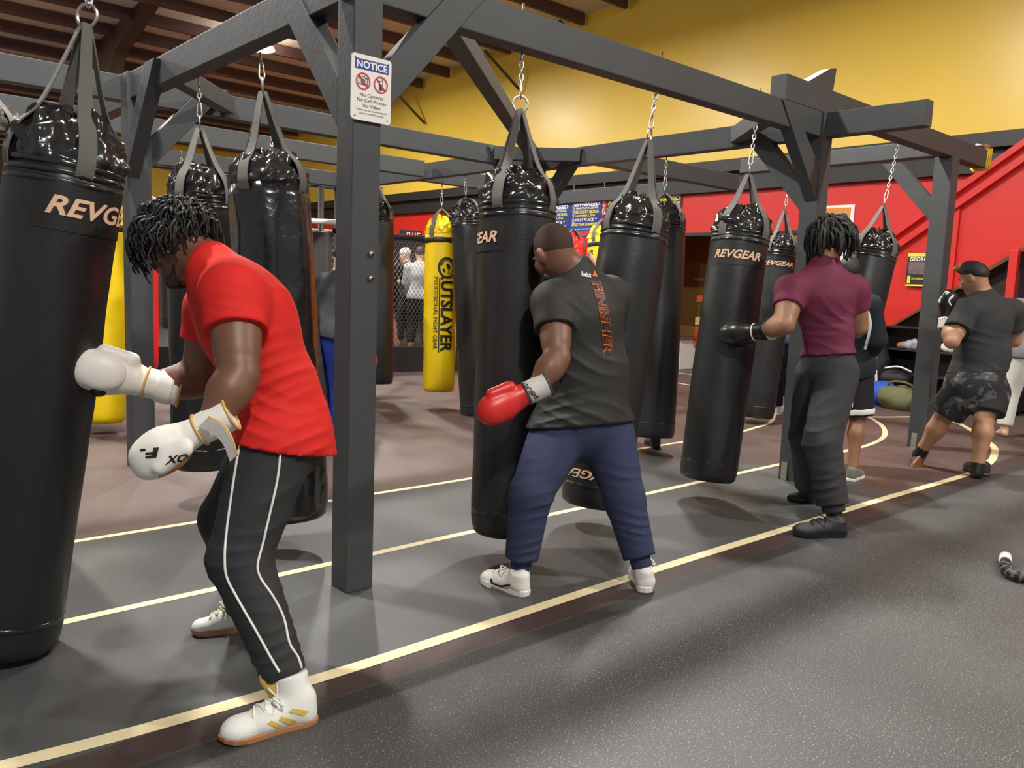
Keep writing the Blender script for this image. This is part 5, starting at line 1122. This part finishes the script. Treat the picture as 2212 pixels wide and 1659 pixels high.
# ------------------------------------------------------------------ posters on the back wall
def wall_frame(px0, py0, px1, py1, x=XW-0.012): a = PX(px0, py0, x); b = PX(px1, py1, x); return a, b
def poster(label, px0, py0, px1, py1, bg, name='poster', x=XW-0.012):
    """top-left and bottom-right pixels; as seen, right is -y"""
    a, b = wall_frame(px0, py0, px1, py1, x); w_, h_ = a[1]-b[1], a[2]-b[2]
    t = thing(name, label, 'poster', (x, (a[1]+b[1])/2, b[2])); o = V(x, a[1], b[2])
    prism('backing', [o, o+V(0, -w_, 0), o+V(0, -w_, h_), o+V(0, 0, h_)], (0.008, 0, 0), bg, t, 0.0)
    return t, o+V(-0.0015, 0, 0), w_, h_
UXW, UZW = V(0, -1, 0), V(0, 0, 1)
def ptext(t, o, w_, h_, s, u0, u1, v0, v1, m, shear=0.2, off=0.02): flat_text('poster_lettering', s, o+UXW*(u0*w_)+UZW*(v0*h_)+V(-0.002, 0, 0), UXW, UZW, (u1-u0)*w_, (v1-v0)*h_, m, t, shear, off)
def pband(t, o, w_, h_, u0, u1, v0, v1, m, nm='colour_band'): plane_poly(nm, o, UXW, UZW, [(u0*w_, v0*h_), (u1*w_, v0*h_), (u1*w_, v1*h_), (u0*w_, v1*h_)], m, t)
m_bpost = mat('poster_blue', rgb(36, 52, 128), 0.5, var=0.4, vscale=3); m_kpost = mat('poster_black', rgb(28, 28, 28), 0.5)
for lab, x0, y0, x1, y1 in (('blue championship poster on the red wall, middle one with its lower half showing', 1233, 437, 1297, 511), ('blue championship poster on the red wall, half hidden beside the tall front bag', 1163, 445, 1229, 516)):
    t, o, w_, h_ = poster(lab, x0, y0, x1, y1, m_bpost)
    ptext(t, o, w_, h_, 'NEWBREED', 0.06, 0.94, 0.86, 0.97, m_whiteprint, 0.3, 0.04); ptext(t, o, w_, h_, 'ULTIMATE CHALLENGE', 0.08, 0.9, 0.78, 0.84, m_whiteprint)
    ptext(t, o, w_, h_, 'COBB COUNTY GEORGIA', 0.08, 0.92, 0.66, 0.75, m_yprint, 0, 0.03); ptext(t, o, w_, h_, 'NOVEMBER 5, 2016', 0.18, 0.8, 0.56, 0.63, m_yprint, 0, 0.03)
    ptext(t, o, w_, h_, '* FIRST PLACE *', 0.10, 0.86, 0.44, 0.53, m_whiteprint); ptext(t, o, w_, h_, 'ADULT TEAM CHAMPIONS', 0.06, 0.90, 0.31, 0.40, m_yprint, 0, 0.03)
    pband(t, o, w_, h_, 0, 1, 0.16, 0.27, m_blueprint); pband(t, o, w_, h_, 0, 1, 0.02, 0.16, m_redprint); ptext(t, o, w_, h_, 'NEWBREEDBJJ', 0.2, 0.78, 0.20, 0.24, m_whiteprint, 0)
for lab, x0, y0, x1, y1, tx in (('black poster with yellow lettering right of the blue posters', 1310, 432, 1385, 505, 'NEWBREED'), ('dark poster whose right edge peeks out behind the leaning bag', 1400, 424, 1470, 500, 'NEWBREED')):
    t, o, w_, h_ = poster(lab, x0, y0, x1, y1, m_kpost); ptext(t, o, w_, h_, tx, 0.05, 0.95, 0.84, 0.97, m_yprint, 0.3, 0.04); ptext(t, o, w_, h_, 'ULTIMATE CHALLENGE', 0.05, 0.95, 0.74, 0.81, m_yprint); ptext(t, o, w_, h_, 'ATLANTA, GEORGIA MAY 2017', 0.05, 0.95, 0.62, 0.70, m_whiteprint, 0); ptext(t, o, w_, h_, 'FIRST PLACE', 0.1, 0.8, 0.2, 0.3, m_whiteprint, 0)
t, o, w_, h_ = poster('dark award poster high on the wall beside the cone-top bag', 1012, 452, 1048, 520, m_kpost); ptext(t, o, w_, h_, 'NEWBREED', 0.05, 0.95, 0.84, 0.95, m_whiteprint, 0.3, 0.03); ptext(t, o, w_, h_, 'GEORGIA', 0.1, 0.9, 0.5, 0.6, m_yprint, 0)
t, o, w_, h_ = poster('white framed orange notice on the red wall behind the dreadlocked head', 1775, 445, 1836, 566, m_white); pband(t, o, w_, h_, 0.1, 0.9, 0.55, 0.95, mat('orange_panel', rgb(214, 140, 60), 0.5)); ptext(t, o, w_, h_, 'A', 0.7, 0.85, 0.30, 0.38, gk, 0)
t, o, w_, h_ = poster('yellow-edged event poster with fighters on the red stair panel', 1962, 547, 2015, 619, m_kpost, x=XW-0.26)
pband(t, o, w_, h_, 0, 1, 0.90, 1.0, m_yprint); pband(t, o, w_, h_, 0, 1, 0.0, 0.05, m_yprint); ptext(t, o, w_, h_, 'GEORGIA', 0.08, 0.92, 0.76, 0.88, m_whiteprint, 0, 0.03)
pband(t, o, w_, h_, 0.06, 0.94, 0.36, 0.74, mat('poster_photo', rgb(108, 92, 96), 0.6, var=0.7, vscale=12), 'poster_picture'); pband(t, o, w_, h_, 0.05, 0.16, 0.08, 0.32, m_yprint); ring_poly('round_seal', o+V(-0.001, 0, 0), UXW, UZW, (0.78*w_, 0.2*h_), 0.0, 0.05*w_, m_whiteprint, t)
ptext(t, o, w_, h_, 'STATE CHAMPIONSHIP', 0.2, 0.66, 0.2, 0.26, m_yprint, 0)

# ------------------------------------------------------------------ the stairs at the right
XS = XW-0.20
st = thing('staircase', 'red boarded staircase climbing along the back wall at right', 'staircase', (XS, 4.0, 0))
def ln(y, y0, z0, y1, z1): return z0+(z1-z0)*(y-y0)/(y1-y0)
pA = PX(1890, 724, XS); pB = PX(2212, 533, XS); qA = PX(1935, 500, XS); qB = PX(2212, 304, XS)
low = lambda y: ln(y, pA[1], pA[2], pB[1], pB[2]); top_ = lambda y: ln(y, qA[1], qA[2], qB[1], qB[2])
ya, yb2 = pA[1], -1.5
prism('side_panel', [(XS, ya, low(ya)), (XS, ya, top_(ya)-0.02), (XS, yb2, top_(yb2)-0.02), (XS, yb2, low(yb2))], (0.06, 0, 0), m_redwall, st, 0.0)
m_dred2 = mat('shadow_red_paint', rgb(120, 24, 22), 0.5)
for dz, hh in ((0.0, 0.10), (-0.21, 0.10)):
    prism('handrail_board', [(XS-0.09, ya, top_(ya)+dz-hh), (XS-0.09, ya, top_(ya)+dz), (XS-0.09, yb2, top_(yb2)+dz), (XS-0.09, yb2, top_(yb2)+dz-hh)], (0.09, 0, 0), m_redwall, st, 0.003)
y_p = PX(2070, 430, XS)[1]; box('trim_board', (XS-0.05, y_p-0.05, low(y_p)+0.02), (XS, y_p+0.06, top_(y_p)-0.3), m_redwall, st)
prism('stair_stringer', [(XS-0.02, ya, low(ya)-0.03), (XS-0.02, ya, low(ya)+0.0), (XS-0.02, yb2, low(yb2)+0.0), (XS-0.02, yb2, low(yb2)-0.14)], (0.25, 0, 0), mat('brown_stair_timber', rgb(96, 66, 30), 0.6), st, 0.0)
y_q = PX(2186, 600, XS-0.1)[1]; box('support_post', (XS-0.13, y_q-0.05, 0), (XS-0.03, y_q+0.05, low(y_q)), m_redwall, st)
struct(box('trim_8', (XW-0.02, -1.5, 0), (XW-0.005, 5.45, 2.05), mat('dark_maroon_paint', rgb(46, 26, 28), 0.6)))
# shelf unit under the stairs
sy0, sy1 = PX(2040, 800, XS-0.30)[1], PX(1888, 800, XS-0.30)[1]
shf = thing('shelf_unit', 'black open shelf unit standing under the red stairs', 'shelf', (XS-0.1, (sy0+sy1)/2, 0))
ztop = PX(1950, 706, XS-0.3)[2]
for z in (0.02, 0.36, 0.70, ztop-0.02): box('shelf_board', (XS-0.30, sy0-0.9, z), (XS+0.0, sy1, z+0.025), m_blackpaint, shf)
for y in (sy1-0.03, (sy0+sy1)/2-0.12, sy0-0.35, sy0-0.9): box('upright', (XS-0.30, y, 0), (XS, y+0.03, ztop), m_blackpaint, shf)
box('back_board', (XS-0.02, sy0-0.9, 0), (XS, sy1, ztop), m_black, shf)
# gear lying about
def lump(name, label, cat, p, r, m, group=None, seed=0, parts=None, axes=None):
    p = np.array(p, float); s = Sculpt(0.012); s.ell(p, r, axes, 0.02)
    rnd = random.Random(seed)
    for i in range(5): s.ell(p+V(rnd.uniform(-1, 1)*r[0]*0.7, rnd.uniform(-1, 1)*r[1]*0.7, rnd.uniform(-0.3, 0.7)*r[2]), [r[0]*0.4, r[1]*0.4, r[2]*0.45], axes, 0.04)
    s.fold(p, V(rnd.uniform(-1, 1), 1, 0.4), r[1]*0.5, 0.012, max(r)); s.clip((0, 0, p[2]-r[2]*0.8), V(0, 0, -1))
    o = thing(name, label, cat, (p[0], p[1], p[2]-r[2]*0.8), group); sculpt_obj('fabric_body', s, m, o); return o
def strap_on(o, pts, rad, m): tube('carry_strap', pts, rad, m, o, 6)
fl = lambda px, py, z: PZ(px, py, 0)*[1, 1, 0]+V(0, 0, z)
GB = 'gym bags dumped under the stairs'
m_olive = cloth('olive_canvas', (104, 106, 74)); m_bluebag = cloth('blue_nylon', (44, 84, 190), 0.5); m_greybag = cloth('grey_nylon', (92, 92, 94)); m_kbag = cloth('black_nylon', (30, 30, 31), 0.5)
b1 = lump('gym_bag', 'olive green duffel bag on the floor under the stairs', 'bag', fl(1944, 884, 0.13), (0.2, 0.28, 0.17), m_olive, GB, 1); p = fl(1944, 884, 0.27); strap_on(b1, bez([p+V(0, -0.2, -0.02), p+V(-0.08, -0.1, 0.08), p+V(-0.08, 0.1, 0.08), p+V(0, 0.2, -0.02)], 5), 0.015, m_olive)
b2 = lump('gym_bag', 'blue and grey backpack lying left of the olive duffel', 'bag', fl(1904, 874, 0.14), (0.2, 0.2, 0.18), m_bluebag, GB, 2)
b3 = lump('gym_bag', 'grey sports bag slumped at the left end of the bag pile', 'bag', fl(1888, 872, 0.10), (0.15, 0.15, 0.13), m_greybag, GB, 3)
b4 = lump('gym_bag', 'shiny black holdall on top of the bag pile beneath the shelf', 'bag', fl(1926, 868, 0.33), (0.18, 0.24, 0.13), m_kbag, GB, 4); p = fl(1930, 868, 0.44); strap_on(b4, bez([p+V(-0.05, -0.22, 0), p+V(-0.14, -0.08, 0.06), p+V(-0.12, 0.12, 0.02)], 5), 0.014, m_white)
b5 = lump('gym_bag', 'tall black equipment bag with white stripe standing by the bag pile', 'bag', fl(1878, 862, 0.40), (0.20, 0.24, 0.44), m_kbag, GB, 5); surf_line('white_stripe', [c for c in b5.children][0], [(1892, 800), (1893, 825), (1891, 848)], 0.018, m_white, b5)
SX = XS-0.2
for i, (lab, px, py, m, r) in enumerate((('silver and blue shin guard on the upper shelf', 1975, 738, mat('silver_vinyl', rgb(160, 160, 172), 0.35), (0.09, 0.16, 0.07)), ('brown glove at the left of the upper shelf', 1950, 745, mat('tan_leather', rgb(150, 110, 84), 0.5), (0.06, 0.08, 0.05)), ('crumpled white towels on the shelf beside the patterned shorts', 2062, 748, m_gi, (0.1, 0.16, 0.08)))):
    p = PX(px, py, SX); p[2] = 0.725+r[2]*0.8; lump('sports_gear', lab, 'sports gear', p, r, m, None, 20+i)
wp = PX(1883, 770, XS-0.5)*[1, 1, 0]+V(0, 0, 0.84+0.05); lump('white_towel', 'white folded towel lying on the tall black bag with the stripe', 'towel', fl(1880, 862, 0.86), (0.10, 0.14, 0.05), m_gi, None, 40)
# left floor: gear by the far left post
LG = 'gear on the floor behind the red shirted man'
gl = lambda px, py: PZ(px, py, 0)
lump('sparring_glove', 'red sparring glove on the far floor, left of the red shirt', 'glove', gl(366, 722)+V(0, 0, 0.13), (0.16, 0.28, 0.16), m_rglove, LG, 51); lump('sports_shoe', 'white shoe on the far floor left of the red shirt', 'shoe', gl(372, 742)+V(0, 0, 0.1), (0.2, 0.24, 0.12), m_white, LG, 52); lump('sports_shoe', 'pale shoe lying nearer, tucked behind the red shirted man\'s elbow', 'shoe', gl(398, 760)+V(0, 0, 0.08), (0.12, 0.2, 0.09), m_white, LG, 53)
lump('orange_headguard', 'orange headguard on the far floor beside the white shoes', 'headguard', gl(394, 746)+V(0, 0, 0.112), (0.12, 0.14, 0.14), mat('orange_vinyl', rgb(222, 128, 60), 0.45), None, 54)
# room beyond the doorway
tb = thing('cloth_table', 'small table under a white cloth seen through the doorway', 'table', tuple(PZ(1464, 796)*[1, 1, 0])); p = PZ(1464, 796)*[1, 1, 0]
prism('table_cloth', [p+V(-0.1, 0.3, 0), p+V(-0.1, -0.12, 0), p+V(-0.04, -0.06, 0.55), p+V(-0.04, 0.3, 0.55)], (0.6, 0, 0), m_gi, tb); box('table_top', (p[0]-0.1, p[1]-0.14, 0.55), (p[0]+0.55, p[1]+0.35, 0.58), m_brown, tb)
m_orange = mat('orange_plastic', rgb(236, 96, 44), 0.4)
ob = thing('orange_board', 'orange panel sign on a stand seen low through the doorway', 'sign', tuple(PZ(1488, 800)*[1, 1, 0])); p = PZ(1488, 800)*[1, 1, 0]+V(0.4, 0, 0)
box('orange_panel', (p[0], p[1]-0.25, 0.42), (p[0]+0.03, p[1]+0.22, 0.78), m_orange, ob); box('cream_band', (p[0]-0.005, p[1]-0.25, 0.80), (p[0]+0.03, p[1]+0.22, 0.95), mat('cream_card', rgb(232, 214, 150), 0.6), ob); box('orange_strip', (p[0], p[1]-0.25, 1.22), (p[0]+0.03, p[1]+0.22, 1.34), m_orange, ob)
for q in (-0.2, 0.18): box('leg', (p[0]+0.03, p[1]+q-0.015, 0), (p[0]+0.05, p[1]+q+0.015, 1.3), m_brown, ob)
# lights in the far room so that it reads warm
fr = thing('ceiling_lamp', 'lamp on the ceiling of the room beyond the doorway', 'lamp', (14.8, 9.5, 2.97)); v, f = lathe_vf([(0.22, 0.02), (0.22, -0.03), (0.18, -0.04), (0.02, -0.045)], 20); mesh_obj('glowing_lens', v, f, mat('warm_lamp_glow', (1, 1, 1, 1), 0.5, emit=(1.0, 0.8, 0.5, 1), estr=75), fr, True, False)
# battle rope end
rp = thing('battle_rope', 'end of a thick black rope with white band lying at the right edge', 'rope', tuple(PZ(2190, 1235)*[1, 1, 0])); a0 = PZ(2181, 1232, 0.05); a1 = PZ(2172, 1206, 0.05)
zr2 = 0.03; c_ = [PZ(2172, 1212, zr2), PZ(2172, 1228, zr2), PZ(2186, 1240, zr2), PZ(2206, 1246, zr2), PZ(2240, 1250, zr2), PZ(2330, 1262, zr2)]
pts = bez(c_, 10); tube('rope_core', pts, 0.027, m_black, rp, 10); tw = []
for k, p in enumerate(pts):
    a_ = k*1.05; t_ = nrm(pts[min(k+1, len(pts)-1)]-pts[max(k-1, 0)]); n_ = np.cross(t_, V(0, 0, 1)); tw.append(p+n_*0.016*math.cos(a_)+V(0, 0, 0.016*math.sin(a_)))
tube('rope_strand', tw, 0.016, m_greybag, rp, 6); tube('white_end_band', [PZ(2172, 1203, zr2), PZ(2171, 1209, zr2), PZ(2172, 1214, zr2)], 0.031, m_white, rp, 12)
# yellow strap tied round the end of the top beam
ys = thing('ratchet_strap', 'yellow strap tied round the right end of the rig beam', 'strap', (8.86, 3.13, 2.87)); m_ystrap = mat('yellow_strap', rgb(232, 190, 50), 0.6, bump=0.3, bscale=200)
for i, xq in enumerate((8.80, 8.835, 8.87)):
    e_ = 0.006+0.004*i; q = [(xq, 3.13-0.06-e_, 2.70-e_), (xq+0.02, 3.13-0.06-e_, 2.87+e_), (xq+0.02, 3.13+0.06+e_, 2.87+e_), (xq, 3.13+0.06+e_, 2.70-e_)]
    tube('strap_turn', [p for p in q], 0.010, m_ystrap, ys, 6, True)
tube('metal_tube', [(8.62, 3.10, 2.89), (8.86, 3.08, 2.905)], 0.018, m_steel, ys, 10)
